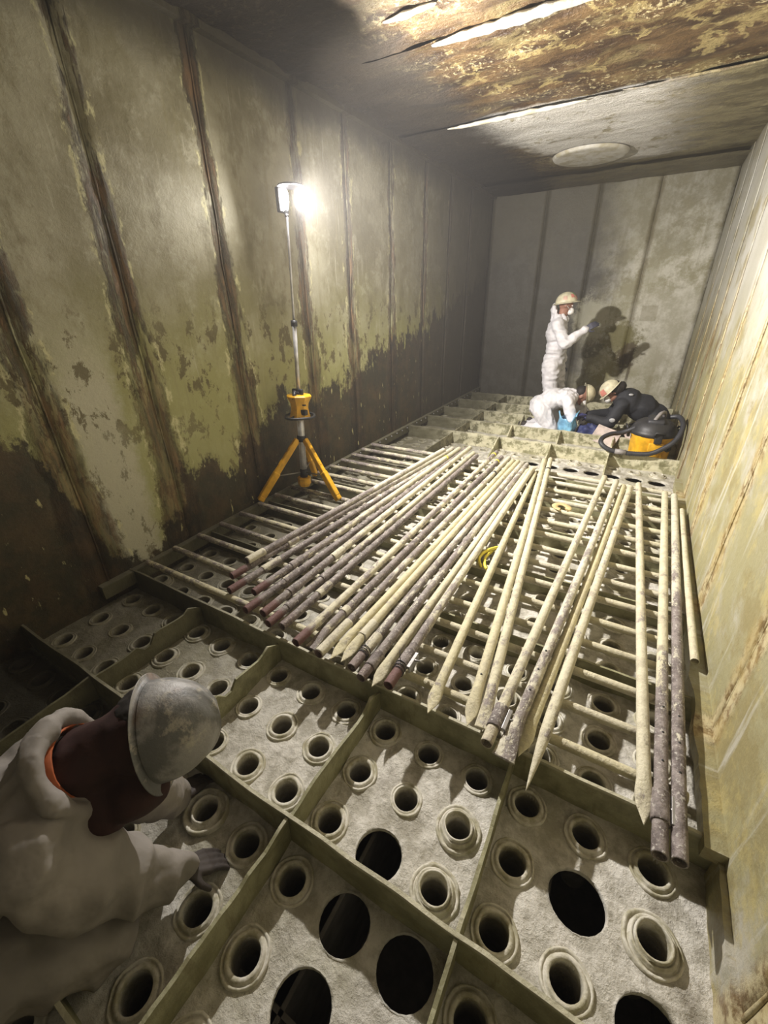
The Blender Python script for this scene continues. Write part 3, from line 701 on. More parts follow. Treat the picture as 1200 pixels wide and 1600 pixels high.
# yellow strap and tan ring between the tubes
bm = bmesh.new(); pts = smoothpath([(-.62, 2.26, .04), (-.655, 2.33, .045), (-.645, 2.41, .05), (-.60, 2.47, .055), (-.565, 2.52, .05), (-.60, 2.49, .045), (-.625, 2.38, .04), (-.60, 2.28, .04), (-.575, 2.25, .038)], 5)
tube(bm, pts, .009, 6)
for v in bm.verts: v.co.z = .04 + (v.co.z - .04) * 1.6 + .004 * mn.noise(v.co * 60)
tag(obj('plastic_strap', bm, 'tape_yellow'), 'crumpled yellow plastic strap lying between two long tubes', 'strap')
bm = bmesh.new(); lathe(bm, [(.032, 0), (.075, 0), (.078, .004), (.075, .008), (.032, .008), (.030, .004), (.032, 0)], 30)
bmesh.ops.delete(bm, geom=[v for v in bm.verts if v.co.y < -.03 and abs(v.co.x) < .02], context='VERTS')
o = obj('flat_ring', bm, 'tan', loc=(-.315, 3.40, .036)); o.rotation_euler = (.0, .04, .4); tag(o, 'flat tan ring lying on the crosswise tubes', 'ring')

# ------------------------------------------------------------------ tripod work light
def tripod():
    T = empty('tripod_work_light', (-2.45, 2.71, 0.03), 'yellow and black tripod work light standing lit by the left wall', 'work light')
    o0 = Vector((-2.45, 2.71, .03)); L = lambda x, y, z: Vector((x, y, z)) - o0
    top = L(-2.44, 2.83, 2.19); bot = L(-2.45, 2.71, .14); d = (top - bot)
    at_ = lambda z: bot + d * ((z - bot.z) / d.z)
    bm = bmesh.new(); tube(bm, [at_(.13), at_(.86)], .028, 16)
    for a in range(3): tube(bm, [at_(.14) + Vector((.027 * math.cos(a * 2.1), .027 * math.sin(a * 2.1), 0)), at_(.85) + Vector((.027 * math.cos(a * 2.1), .027 * math.sin(a * 2.1), 0))], .005, 6)
    obj('lower_mast', bm, 'chrome', T)
    bm = bmesh.new(); tube(bm, [at_(.86), at_(1.42)], .017, 14); obj('middle_mast', bm, 'chrome', T)
    bm = bmesh.new(); tube(bm, [at_(1.40), at_(2.12)], .010, 12); obj('upper_mast', bm, 'chrome', T)
    bm = bmesh.new(); tube(bm, [at_(1.38), at_(1.425)], .026, 12); box(bm, at_(1.40) + Vector((.02, -.02, 0)), (.03, .03, .03), None, .004); obj('mast_clamp', bm, 'black', T)
    # power head: flared yellow body
    p = at_(.66); mt = axis_mat(p, d)
    bm = bmesh.new()
    prof = [(.0, .07), (.088, .00), (.094, .01), (.082, .05), (.076, .09), (.082, .13), (.104, .17), (.110, .185), (.10, .195), (.03, .20)]
    lathe(bm, [(.02, -.005)] + prof[1:], 8, mt @ Matrix.Rotation(PI / 8, 4, 'Z')); o = obj('power_head', bm, 'yellow', T, smooth=False)
    bm = bmesh.new()
    dirc = Vector((.92, -.38, 0)); q = p + d.normalized() * .06 + dirc * .080
    box(bm, q, (.04, .05, .045), axis_mat((0, 0, 0), d).to_3x3(), .006); obj('battery_latch', bm, 'black', o)
    bm = bmesh.new(); box(bm, p + d.normalized() * .12 + dirc * .080, (.02, .035, .012), axis_mat((0, 0, 0), d).to_3x3(), .003); obj('switch', bm, 'darkgrey', o)
    bm = bmesh.new(); mm = axis_mat(at_(.675), d)
    R_ = [mm @ Vector((.14 * math.cos(a) * (1 + .06 * math.cos(4 * a)), .12 * math.sin(a) * (1 + .06 * math.cos(4 * a)), 0)) for a in [k * 2 * PI / 28 for k in range(28)]]
    tube(bm, R_, .011, 8, closed=True)
    for a in (0, 2.1, 4.2): tube(bm, [mm @ Vector((.06 * math.cos(a), .05 * math.sin(a), .01)), mm @ Vector((.118 * math.cos(a), .10 * math.sin(a), 0))], .008, 6)
    obj('guard_ring', bm, 'black', T)
    bm = bmesh.new()
    for s in (-1, 1):
        pp = p + d.normalized() * .215 + Vector((.03 * s, -.012, 0)); box(bm, pp, (.03, .05, .06), axis_mat((0, 0, 0), d).to_3x3(), .01)
    box(bm, p + d.normalized() * .20, (.07, .06, .05), axis_mat((0, 0, 0), d).to_3x3(), .012); tube(bm, [p + d.normalized() * .23 + Vector((.0, -.05, 0)), p + d.normalized() * .17 + Vector((.02, -.085, 0))], .018, 8)
    obj('mast_lock', bm, 'black', T)
    # hub, bottom knob
    hub = at_(.47); bm = bmesh.new(); tube(bm, [at_(.455), at_(.505)], .040, 12)
    for k in range(3): 
        a = .9 + k * 2 * PI / 3
    obj('leg_collar', bm, 'black', T)
    bm = bmesh.new(); tube(bm, [at_(.12), at_(.20)], .034, 12); obj('mast_foot', bm, 'black', T)
    bm = bmesh.new(); mt = axis_mat(at_(.035), d)
    lathe(bm, [(.02, 0), (.048, .004), (.060, .03), (.058, .07), (.062, .085), (.03, .09)], 8, mt); obj('spare_battery', bm, 'yellow', T, smooth=False)
    feet = [L(-2.66, 2.36, .035), L(-2.07, 2.69, .035), L(-2.62, 3.06, .035)]
    for k, f in enumerate(feet):
        dd = (f - hub); dd.z = 0; h0 = hub + dd.normalized() * .045
        v = f - h0; mid = h0 + v * .55
        bm = bmesh.new(); ax = axis_mat((0, 0, 0), v).to_3x3()
        box(bm, h0 + v * .29, (.038, .052, v.length * .62), ax, .008); box(bm, h0 + v * .76, (.048, .062, v.length * .42), ax, .009)
        lg = obj('leg', bm, 'yellow', T, smooth=False)
        for q in range(5):
            bm = bmesh.new(); n_ = ax @ Vector((0, 1, 0)); n_ = n_ if n_.z > 0 else -n_
            box(bm, h0 + v * (.14 + q * .13) + n_ * .027, (.022, .006, .04), ax, .002); obj('rib_pad', bm, 'yellow', lg, smooth=False)
        bm = bmesh.new(); box(bm, f + Vector((0, 0, 0)), (.05, .06, .05), ax, .012); ft = obj('foot', bm, 'yellow', lg, smooth=False)
        bm = bmesh.new(); tube(bm, [at_(.17), h0 + v * .62], .006, 6); obj('brace', bm, 'greymetal', T)
    # lamp head with three glowing panels
    H = LAMP - o0
    bm = bmesh.new(); tube(bm, [at_(2.10), H + Vector((-.03, 0, -.05)), H + Vector((-.035, 0, .0))], .014, 8)
    box(bm, H + Vector((-.055, 0, .0)), (.03, .10, .15), None, .008); obj('lamp_bracket', bm, 'black', T, smooth=False)
    bm = bmesh.new(); lathe(bm, [(.0, .014), (.05, .012), (.085, .004), (.095, -.006), (.093, -.008), (.0, .004)], 28, Matrix.Translation(H + Vector((.035, 0, .078)))); obj('upward_light_blocker', bm, 'black', T, smooth=False)  # unseen disc added to cut the light going up
    for k, (a, rr) in enumerate(((0., .0), (-1.05, .0), (1.05, .0))):
        bm = bmesh.new(); n_ = Vector((math.cos(a), math.sin(a), -.1)); mt = axis_mat(H + n_ * .006 - Vector((.03, 0, 0)), n_)
        bmm = Matrix.Diagonal((.62, 1.35, .4, 1)); r = bmesh.ops.create_uvsphere(bm, u_segments=20, v_segments=10, radius=.052, matrix=mt @ Matrix.Rotation(PI / 2 * 0, 4, 'Z') @ bmm)
        obj('lamp_panel', bm, 'glow', T)
tripod()

# ------------------------------------------------------------------ people
def capsule(bm, a, b, ra, rb, seg=14):
    a, b = Vector(a), Vector(b); d = b - a
    m = axis_mat(a, d if d.length > 1e-5 else (0, 0, 1)); Ln = d.length; prof = []
    for k in range(6): t = -PI / 2 + k * PI / 10; prof.append((max(ra * math.cos(t), ra * .02), ra * math.sin(t)))
    for k in range(6): t = k * PI / 10; prof.append((max(rb * math.cos(t), rb * .02), Ln + rb * math.sin(t)))
    lathe(bm, prof, seg, m, True, True)
def ellip(bm, c, r, rot=None):
    m = Matrix.Translation(c) @ (rot.to_4x4() if rot else Matrix()) @ Matrix.Diagonal((*r, 1))
    bmesh.ops.create_uvsphere(bm, u_segments=20, v_segments=12, radius=1, matrix=m)
def fuse(bm, voxel, smooth=4, wrinkle=0., wscale=8., seed=0, stretch=(1, 1, .35)):
    me = bpy.data.meshes.new('tmp'); bmesh.ops.recalc_face_normals(bm, faces=bm.faces); bm.to_mesh(me); bm.free()
    o = bpy.data.objects.new('tmp', me); C.collection.objects.link(o)
    md = o.modifiers.new('r', 'REMESH'); md.mode = 'VOXEL'; md.voxel_size = voxel; md.use_smooth_shade = True
    sm = o.modifiers.new('s', 'SMOOTH'); sm.factor = .5; sm.iterations = smooth
    dg = bpy.context.evaluated_depsgraph_get(); res = bpy.data.meshes.new_from_object(o.evaluated_get(dg))
    bpy.data.objects.remove(o); bpy.data.meshes.remove(me)
    if wrinkle:
        nr = [v.normal.copy() for v in res.vertices]
        for v, n in zip(res.vertices, nr):
            p = Vector((v.co.x * stretch[0], v.co.y * stretch[1], v.co.z * stretch[2])) * wscale + Vector((seed, 0, 0))
            f = mn.noise(p); g_ = mn.noise(p * 2.3 + Vector((0, 9, 0)))
            v.co += n * wrinkle * ((1 - abs(f) * 2.4) * .8 + g_ * .5)
    return res
def hand(bm, wrist, d, palm_n, size=1., curl=.5, side=1):
    """palm, four unequal curled fingers and a thumb leaving the side of the palm"""
    wrist = Vector(wrist); d = Vector(d).normalized(); n = Vector(palm_n); n = (n - d * n.dot(d)).normalized(); s = d.cross(n) * side; u = size
    for k in range(4):
        off = s * ((k - 1.5) * .021 * u)
        capsule(bm, wrist + off * .6, wrist + d * .085 * u + off, .015 * u, .0125 * u, 8)
        L = (.036, .042, .039, .030)[k] * u; p = wrist + d * .088 * u + off; a = 0.
        for q in range(3):
            a += curl * (.6, .9, .7)[q]; v = d * math.cos(a) + n * math.sin(a); e = p + v * L * (1, .75, .6)[q]
            capsule(bm, p, e, (.0098, .009, .0082)[q] * u, (.009, .0082, .0072)[q] * u, 8); p = e
    p = wrist + d * .025 * u - s * .028 * u; v = (d * .6 - s * .75 + n * .3).normalized()
    e = p + v * .042 * u; capsule(bm, p, e, .0135 * u, .011 * u, 8); v = (d * .85 - s * .25 + n * .45).normalized(); capsule(bm, e, e + v * .034 * u, .0105 * u, .0088 * u, 8)
def head(bm, c, face, up, s=1.):
    f = Vector(face).normalized(); u = Vector(up); u = (u - f * u.dot(f)).normalized(); r = f.cross(u); R_ = Matrix((f, r, u)).transposed(); c = Vector(c)
    P = lambda x, y, z: c + R_ @ Vector((x, y, z)) * s
    ellip(bm, P(-.008, 0, .02), (.094 * s, .076 * s, .098 * s), R_); ellip(bm, P(.018, 0, -.055), (.064 * s, .056 * s, .062 * s), R_)
    capsule(bm, P(.085, 0, .005), P(.106, 0, -.028), .008 * s, .014 * s, 8)
    ellip(bm, P(.074, 0, -.062), (.016 * s, .026 * s, .010 * s), R_); ellip(bm, P(.066, 0, -.098), (.022 * s, .026 * s, .018 * s), R_)
    for q in (-1, 1):
        ellip(bm, P(-.005, q * .079, -.008), (.020 * s, .008 * s, .031 * s), R_); ellip(bm, P(.076, q * .033, .03), (.012 * s, .022 * s, .006 * s), R_)
    return P, R_
def hat(name, parent, c, up, fwd, r=.125, mat='hat_cream', ridges=False, hgt=1., brim=1.):
    u = Vector(up).normalized(); f = Vector(fwd); f = (f - u * f.dot(u)).normalized(); y = u.cross(f); mt = Matrix.Translation(c) @ Matrix((f, y, u)).transposed().to_4x4()
    bm = bmesh.new(); seg = 48; prof = [(0.004, 1.0)] + [(math.sin(t), math.cos(t)) for t in [k * PI / 22 for k in range(1, 12)]]
    rings = []
    for pr, pz in prof + [(1.0, -.02), (1.10, -.05), (1.28, -.13), (1.30, -.15), (1.27, -.16), (1.0, -.08), (.96, .0)]:
        ring = []
        for k in range(seg):
            a = k * 2 * PI / seg; x = pr * r * 1.12 * math.cos(a); yy = pr * r * .95 * math.sin(a); z = pz * r * hgt
            if ridges and pz > .05:
                rd = max(0, 1 - abs(yy) / .012) * .006 + max(0, 1 - abs(abs(yy) - .045) / .010) * .004; z += rd
            if pr > 1.05: x *= 1 + (brim - 1) * .2; yy *= 1 + (brim - 1) * .2; z *= brim
            if pr > 1.05 and math.cos(a) > 0: x *= 1.06
            ring.append(bm.verts.new(mt @ Vector((x, yy, z))))
        rings.append(ring)
    for A, B in zip(rings, rings[1:]):
        for k in range(seg): bm.faces.new((A[k], A[(k + 1) % seg], B[(k + 1) % seg], B[k]))
    bm.faces.new(rings[0]); o = obj(name, bm, mat, parent); return o, mt
def sticker(parent, mt, r, az, el, w_, mat, hgt=1.):
    bm = bmesh.new(); g_ = {}
    for i in range(5):
        for j in range(5):
            a = az + (i / 4 - .5) * w_; e = el + (j / 4 - .5) * w_
            rr = 1.03; g_[i, j] = bm.verts.new(mt @ Vector((rr * r * 1.12 * math.cos(e) * math.cos(a), rr * r * .95 * math.cos(e) * math.sin(a), rr * r * hgt * math.sin(e))))
    for i in range(4):
        for j in range(4): bm.faces.new((g_[i, j], g_[i + 1, j], g_[i + 1, j + 1], g_[i, j + 1]))
    obj('sticker', bm, mat, parent)
def limbs(bm, chain, rad):
    for k in range(len(chain) - 1): capsule(bm, chain[k], chain[k + 1], rad[k], rad[k + 1])
def boot(parent, ankle, toe, mat='boot'):
    a, t = Vector(ankle), Vector(toe); bm = bmesh.new(); capsule(bm, a + Vector((0, 0, .05)), a, .05, .048); capsule(bm, a + (a - t).normalized() * .04 + Vector((0, 0, -.03)), t, .042, .038)
    obj('boot', fuse(bm, .012, 3), mat, parent)

def worker_standing():
    bx_, by_ = -1.12, 6.9
    T = empty('person', (bx_, by_, ZF), 'standing worker in a white coverall and stickered hat reaching to the back wall', 'person')
    o0 = Vector((bx_, by_, ZF)); L = lambda *p: Vector(p) - o0
    bm = bmesh.new(); P, R_ = head(bm, L(-1.08, 6.88, 1.47), (.88, .25, -.32), (.2, 0, 1)); capsule(bm, L(-1.11, 6.9, 1.22), L(-1.10, 6.88, 1.42), .062, .055)
    ellip(bm, L(-1.13, 6.9, 1.05), (.10, .15, .20)); obj('body', fuse(bm, .009, 2), 'skin', T)
    bm = bmesh.new()
    ellip(bm, L(-1.15, 6.9, 1.12), (.135, .205, .19)); ellip(bm, L(-1.12, 6.9, .90), (.135, .18, .20)); ellip(bm, L(-1.13, 6.9, .72), (.15, .185, .17))
    ellip(bm, L(-1.14, 6.9, 1.24), (.10, .17, .09))
    limbs(bm, [L(-1.12, 6.72, 1.22), L(-.98, 6.66, .98), L(-.77, 6.76, 1.16)], [.082, .068, .048])
    limbs(bm, [L(-1.14, 7.09, 1.22), L(-1.10, 7.14, .95), L(-1.03, 7.08, .74)], [.082, .068, .048])
    limbs(bm, [L(-1.14, 6.80, .68), L(-1.09, 6.78, .30), L(-1.13, 6.78, -.06)], [.125, .098, .078])
    limbs(bm, [L(-1.11, 7.0, .68), L(-1.03, 7.02, .30), L(-1.06, 7.03, -.06)], [.125, .098, .078])
    for k in range(9):                              # thrown-back hood around the neck
        a = k * 2 * PI / 9; capsule(bm, L(-1.13 + .085 * math.cos(a), 6.9 + .10 * math.sin(a), 1.28), L(-1.14 + .075 * math.cos(a) - .01, 6.9 + .085 * math.sin(a), 1.33 + (.06 if math.cos(a) < -.2 else 0)), .032, .026, 8)
    ellip(bm, L(-1.225, 6.9, 1.40), (.038, .085, .085))
    obj('coverall', fuse(bm, .010, 2, .016, 9, 3, (.7, .7, 1.3)), 'white_suit', T)
    h, mt = hat('hard_hat', T, L(-1.085, 6.885, 1.505), (-.12, .0, 1), (1, .2, 0), .125)
    for az, el, w_, m_ in ((-.9, .55, .4, 'stick_red'), (-.15, .35, .45, 'stick_red'), (-.4, .85, .4, 'stick_green'), (-1.7, .4, .4, 'stick_pink'), (-.5, .3, .3, 'stick_pink')): sticker(h, mt, .125, az, el, w_, m_)
    bm = bmesh.new(); ellip(bm, P(.095, 0, -.055), (.05, .048, .05), R_); obj('respirator', fuse(bm, .008, 2), 'mask_white', T)
    bm = bmesh.new()
    for s in (-1, 1): tube(bm, [P(.09, s * .04, -.05), P(.02, s * .082, -.01), P(-.06, s * .07, .0)], .003, 5)
    obj('respirator_strap', bm, 'mask_white', T)
    for s in (-1, 1):
        bm = bmesh.new(); ellip(bm, P(.078, s * .033, .015), (.011, .014, .010), R_); obj('eye', bm, 'mask_white', T)
    bm = bmesh.new(); hand(bm, L(-.765, 6.765, 1.165), (.75, .1, .5), (.0, .6, -.3), 1.05, .45); obj('glove', fuse(bm, .006, 1), 'glove_dark', T)
    bm = bmesh.new(); hand(bm, L(-1.03, 7.08, .73), (.2, 0, -1), (.8, -.5, 0), 1.05, .5, -1); obj('glove', fuse(bm, .006, 1), 'glove_dark', T)
    boot(T, L(-1.13, 6.78, -.06), L(-.97, 6.75, -.12)); boot(T, L(-1.06, 7.03, -.06), L(-.90, 7.05, -.12))
worker_standing()

def worker_white_kneel():
    T = empty('person', (-.95, 6.25, ZF), 'kneeling worker in a white coverall bent over the blue plastic bag', 'person')
    o0 = Vector((-.95, 6.25, ZF)); L = lambda *p: Vector(p) - o0
    bm = bmesh.new(); P, R_ = head(bm, L(-.60, 6.33, .38), (.75, .1, -.65), (.65, 0, .75)); capsule(bm, L(-.74, 6.28, .36), L(-.63, 6.32, .38), .06, .055); ellip(bm, L(-.8, 6.27, .33), (.12, .13, .1)); obj('body', fuse(bm, .009, 2), 'skin', T)
    bm = bmesh.new(); R2 = Matrix.Rotation(-.18, 3, 'Y')
    ellip(bm, L(-.80, 6.27, .34), (.16, .19, .12), R2); ellip(bm, L(-.96, 6.26, .31), (.17, .17, .14), R2); ellip(bm, L(-1.10, 6.25, .20), (.155, .185, .155))
    limbs(bm, [L(-.73, 6.11, .34), L(-.66, 6.05, .10), L(-.60, 6.08, -.02)], [.078, .062, .046])
    limbs(bm, [L(-.73, 6.43, .34), L(-.56, 6.46, .14), L(-.55, 6.38, .0)], [.078, .062, .046])
    limbs(bm, [L(-1.07, 6.16, .16), L(-.90, 6.12, -.07), L(-1.25, 6.14, -.09)], [.125, .09, .065])
    limbs(bm, [L(-1.07, 6.36, .16), L(-.88, 6.40, -.07), L(-1.23, 6.38, -.09)], [.125, .09, .065])
    for k in range(8):
        a = k * 2 * PI / 8; capsule(bm, L(-.72, 6.28 + .085 * math.sin(a), .365 + .07 * math.cos(a)), L(-.695, 6.285 + .075 * math.sin(a), .375 + .065 * math.cos(a)), .028, .024, 8)
    obj('coverall', fuse(bm, .010, 2, .015, 9, 8, (1.3, 1, 1)), 'white_suit', T)
    h, mt = hat('hard_hat', T, L(-.560, 6.345, .395), (.98, .25, .15), (.1, .1, -1), .116, brim=.55)
    bm = bmesh.new(); ellip(bm, L(-.615, 6.33, .425), (.082, .084, .080)); obj('hair', bm, 'hair', T)
    bm = bmesh.new(); ellip(bm, P(.09, 0, -.055), (.045, .045, .048), R_); obj('respirator', bm, 'mask_white', T)
    for s in (-1, 1):
        bm = bmesh.new(); ellip(bm, P(.078, s * .033, .015), (.011, .014, .010), R_); obj('eye', bm, 'mask_white', T)
    bm = bmesh.new(); hand(bm, L(-.60, 6.08, -.02), (.25, 0, -1), (.8, .3, 0), 1., .5); obj('glove', fuse(bm, .006, 1), 'glove_blue', T)
    bm = bmesh.new(); hand(bm, L(-.55, 6.38, .0), (.25, -.2, -1), (.8, -.3, 0), 1., .5, -1); obj('glove', fuse(bm, .006, 1), 'glove_blue', T)
    boot(T, L(-1.27, 6.14, -.10), L(-1.40, 6.13, -.115)); boot(T, L(-1.25, 6.38, -.10), L(-1.38, 6.4, -.115))
worker_white_kneel()

def worker_black():
    T = empty('person', (.1, 6.45, ZF), 'kneeling worker in a black jacket and pale hard hat beside the vacuum cleaner', 'person')
    o0 = Vector((.1, 6.45, ZF)); L = lambda *p: Vector(p) - o0
    bm = bmesh.new(); P, R_ = head(bm, L(-.245, 6.32, .46), (-.80, -.2, -.55), (-.5, 0, .85)); capsule(bm, L(-.13, 6.36, .37), L(-.22, 6.33, .44), .062, .056); ellip(bm, L(-.07, 6.38, .32), (.12, .14, .1)); obj('body', fuse(bm, .009, 2), 'skin', T)
    bm = bmesh.new(); R2 = Matrix.Rotation(.42, 3, 'Y')
    ellip(bm, L(-.04, 6.38, .34), (.19, .22, .155), R2); ellip(bm, L(.12, 6.40, .27), (.20, .20, .17), R2); ellip(bm, L(.28, 6.42, .16), (.18, .20, .17), R2)
    limbs(bm, [L(-.10, 6.19, .33), L(-.20, 6.10, .10), L(-.45, 6.14, .13)], [.085, .070, .050])
    limbs(bm, [L(-.10, 6.54, .33), L(-.22, 6.56, .12), L(-.47, 6.40, .12)], [.085, .070, .050])
    for k in range(8):
        a = k * 2 * PI / 8; capsule(bm, L(-.135, 6.355 + .08 * math.sin(a), .385 + .07 * math.cos(a)), L(-.165, 6.35 + .075 * math.sin(a), .405 + .065 * math.cos(a)), .028, .024, 8)
    obj('jacket', fuse(bm, .011, 3, .010, 6, 5, (1, 1, 1)), 'black_jacket', T)
    bm = bmesh.new(); limbs(bm, [L(.30, 6.32, .08), L(.10, 6.26, -.06), L(.40, 6.28, -.09)], [.125, .09, .07]); limbs(bm, [L(.30, 6.52, .08), L(.10, 6.56, -.06), L(.40, 6.54, -.09)], [.125, .09, .07])
    obj('trousers', fuse(bm, .012, 3, .008, 7, 2), 'denim', T)
    h, mt = hat('hard_hat', T, L(-.285, 6.305, .485), (-.80, -.10, .62), (-.5, -.1, -.85), .116, brim=.6)
    sticker(h, mt, .122, .9, .35, .6, 'stick_red'); sticker(h, mt, .122, 0, .6, .4, 'stick_pink')
    bm = bmesh.new(); ellip(bm, L(-.215, 6.325, .50), (.092, .094, .096)); ellip(bm, L(-.165, 6.335, .53), (.06, .08, .06)); obj('hair', fuse(bm, .01, 1, .006, 18), 'hair', T)
    bm = bmesh.new(); ellip(bm, P(.09, 0, -.06), (.045, .045, .048), R_); obj('respirator', bm, 'mask_white', T)
    for s in (-1, 1):
        bm = bmesh.new(); ellip(bm, P(.078, s * .033, .015), (.011, .014, .010), R_); obj('eye', bm, 'mask_white', T)
    for c_, r_ in ((L(-.17, 6.035, .155), (.035, .012, .028)), (L(-.03, 6.215, .455), (.028, .02, .015))):
        bm = bmesh.new(); ellip(bm, c_, r_); obj('reflective_patch', bm, 'patch', T)
    bm = bmesh.new(); hand(bm, L(-.46, 6.14, .135), (-1, .05, .25), (0, .3, -1), 1.12, .75); obj('glove', fuse(bm, .006, 1), 'glove_blue', T)
    bm = bmesh.new(); hand(bm, L(-.48, 6.39, .12), (-1, -.2, -.3), (0, .3, -1), 1.1, .6, -1); obj('glove', fuse(bm, .006, 1), 'glove_blue', T)
    boot(T, L(.42, 6.28, -.10), L(.50, 6.27, -.115)); boot(T, L(.42, 6.54, -.10), L(.50, 6.54, -.115))
worker_black()

def worker_near():
    T = empty('person', (-1.15, .02, ZF + .0), 'crouching worker close to the camera in a pale coverall and dirty grey hard hat', 'person')
    o0 = Vector((-1.15, .02, ZF)); L = lambda *p: Vector(p) - o0
    hc = L(-.985, .325, .515); crown = Vector((.72, .62, .12)); face = Vector((.25, -.25, -.93))
    bm = bmesh.new(); P, R_ = head(bm, hc, face, crown, 1.0); capsule(bm, L(-1.12, .17, .43), hc - crown * .06, .068, .062); ellip(bm, L(-1.15, .10, .40), (.12, .12, .10)); obj('body', fuse(bm, .007, 2), 'skin', T)
    # dark red cloth wrapped over head and neck
    bm = bmesh.new(); ellip(bm, hc - crown * .02, (.102, .102, .10)); ellip(bm, P(.03, 0, -.06), (.085, .085, .085)); ellip(bm, P(.085, 0, -.045), (.05, .055, .05), R_)
    capsule(bm, L(-1.09, .19, .47), hc - crown * .05, .092, .090); capsule(bm, L(-1.09, .18, .44), P(.06, 0, -.10), .075, .055)
    ellip(bm, L(-1.02, .19, .385), (.085, .085, .085)); ellip(bm, L(-.96, .24, .40), (.08, .08, .075))
    obj('neck_cloth', fuse(bm, .009, 3, .013, 8, 4, (1, 1, 1)), 'maroon', T)
    bm = bmesh.new(); ellip(bm, hc + Vector((-.012, .02, .045)), (.092, .088, .070)); ellip(bm, hc + Vector((-.05, .0, .05)), (.05, .05, .04)); obj('hair', fuse(bm, .008, 1, .006, 26, 4, (1, 1, 1)), 'hair', T)
    bm = bmesh.new(); mt = axis_mat(L(-1.095, .18, .49), (.55, .62, .30))
    lathe(bm, [(.100, -.05), (.103, .0), (.100, .018), (.096, .02), (.092, .0), (.088, -.05)], 32, mt)
    for v in bm.verts: v.co += Vector((1, 1, 1)) * .010 * mn.noise(v.co * 14)
    obj('shirt_collar', bm, 'orange', T)
    # coverall
    bm = bmesh.new()
    R2 = Vector((.55, .80, .15)).to_track_quat('X', 'Z').to_matrix()
    ellip(bm, L(-1.17, .05, .40), (.20, .20, .15), R2); ellip(bm, L(-1.26, -.12, .34), (.24, .195, .165), R2); ellip(bm, L(-1.36, -.33, .24), (.21, .20, .19), R2)
    limbs(bm, [L(-1.02, .02, .42), L(-.975, .06, .28), L(-.95, .15, .10), L(-.945, .245, -.03)], [.105, .100, .080, .050])
    limbs(bm, [L(-1.24, .20, .36), L(-1.15, .27, .22), L(-1.13, .33, .08), L(-1.16, .40, -.07)], [.10, .085, .068, .052])
    limbs(bm, [L(-1.22, -.33, .20), L(-1.02, .03, -.05), L(-1.28, -.33, -.08)], [.155, .10, .075])
    limbs(bm, [L(-1.46, -.24, .18), L(-1.28, .06, -.045), L(-1.60, -.20, -.08)], [.155, .10, .075])
    mt = axis_mat(L(-1.115, .15, .475), (.55, .65, .32))
    for k in range(16):                                         # thrown-back hood and open collar
        a = k * 2 * PI / 16; q = (k + 1) * 2 * PI / 16; w_ = .014
        for (A, ZA) in ((.114, .0), (.122, .026), (.128, .045)):
            capsule(bm, mt @ Vector((A * math.cos(a), A * math.sin(a), ZA)), mt @ Vector((A * math.cos(q), A * math.sin(q), ZA)), w_, w_, 8)
        capsule(bm, mt @ Vector((.10 * math.cos(a), .10 * math.sin(a), -.05)), mt @ Vector((.118 * math.cos(a), .118 * math.sin(a), .0)), .026, .014, 8)
    obj('coverall', fuse(bm, .009, 2, .022, 8, 11, (.6, 1.1, .8)), 'near_suit', T)
    h, mt = hat('hard_hat', T, hc + crown * .035, crown, face, .126, 'nearhat', True, 1.3, .45)
    for s in (-1, 1):
        bm = bmesh.new(); ellip(bm, P(.079, s * .033, .014), (.012, .014, .010), R_); obj('eye', bm, 'mask_white', T)
    bm = bmesh.new(); hand(bm, L(-.94, .25, -.045), (.25, .75, -.6), (0, 0, -1), 1.05, .25); obj('glove', fuse(bm, .005, 1), 'boot', T)
    bm = bmesh.new(); hand(bm, L(-1.16, .40, -.07), (-.2, .8, -.45), (0, 0, -1), 1.05, .25, -1); obj('glove', fuse(bm, .005, 1), 'boot', T)
    boot(T, L(-1.31, -.37, -.09), L(-1.42, -.46, -.11)); boot(T, L(-1.63, -.24, -.09), L(-1.74, -.33, -.11))
worker_near()

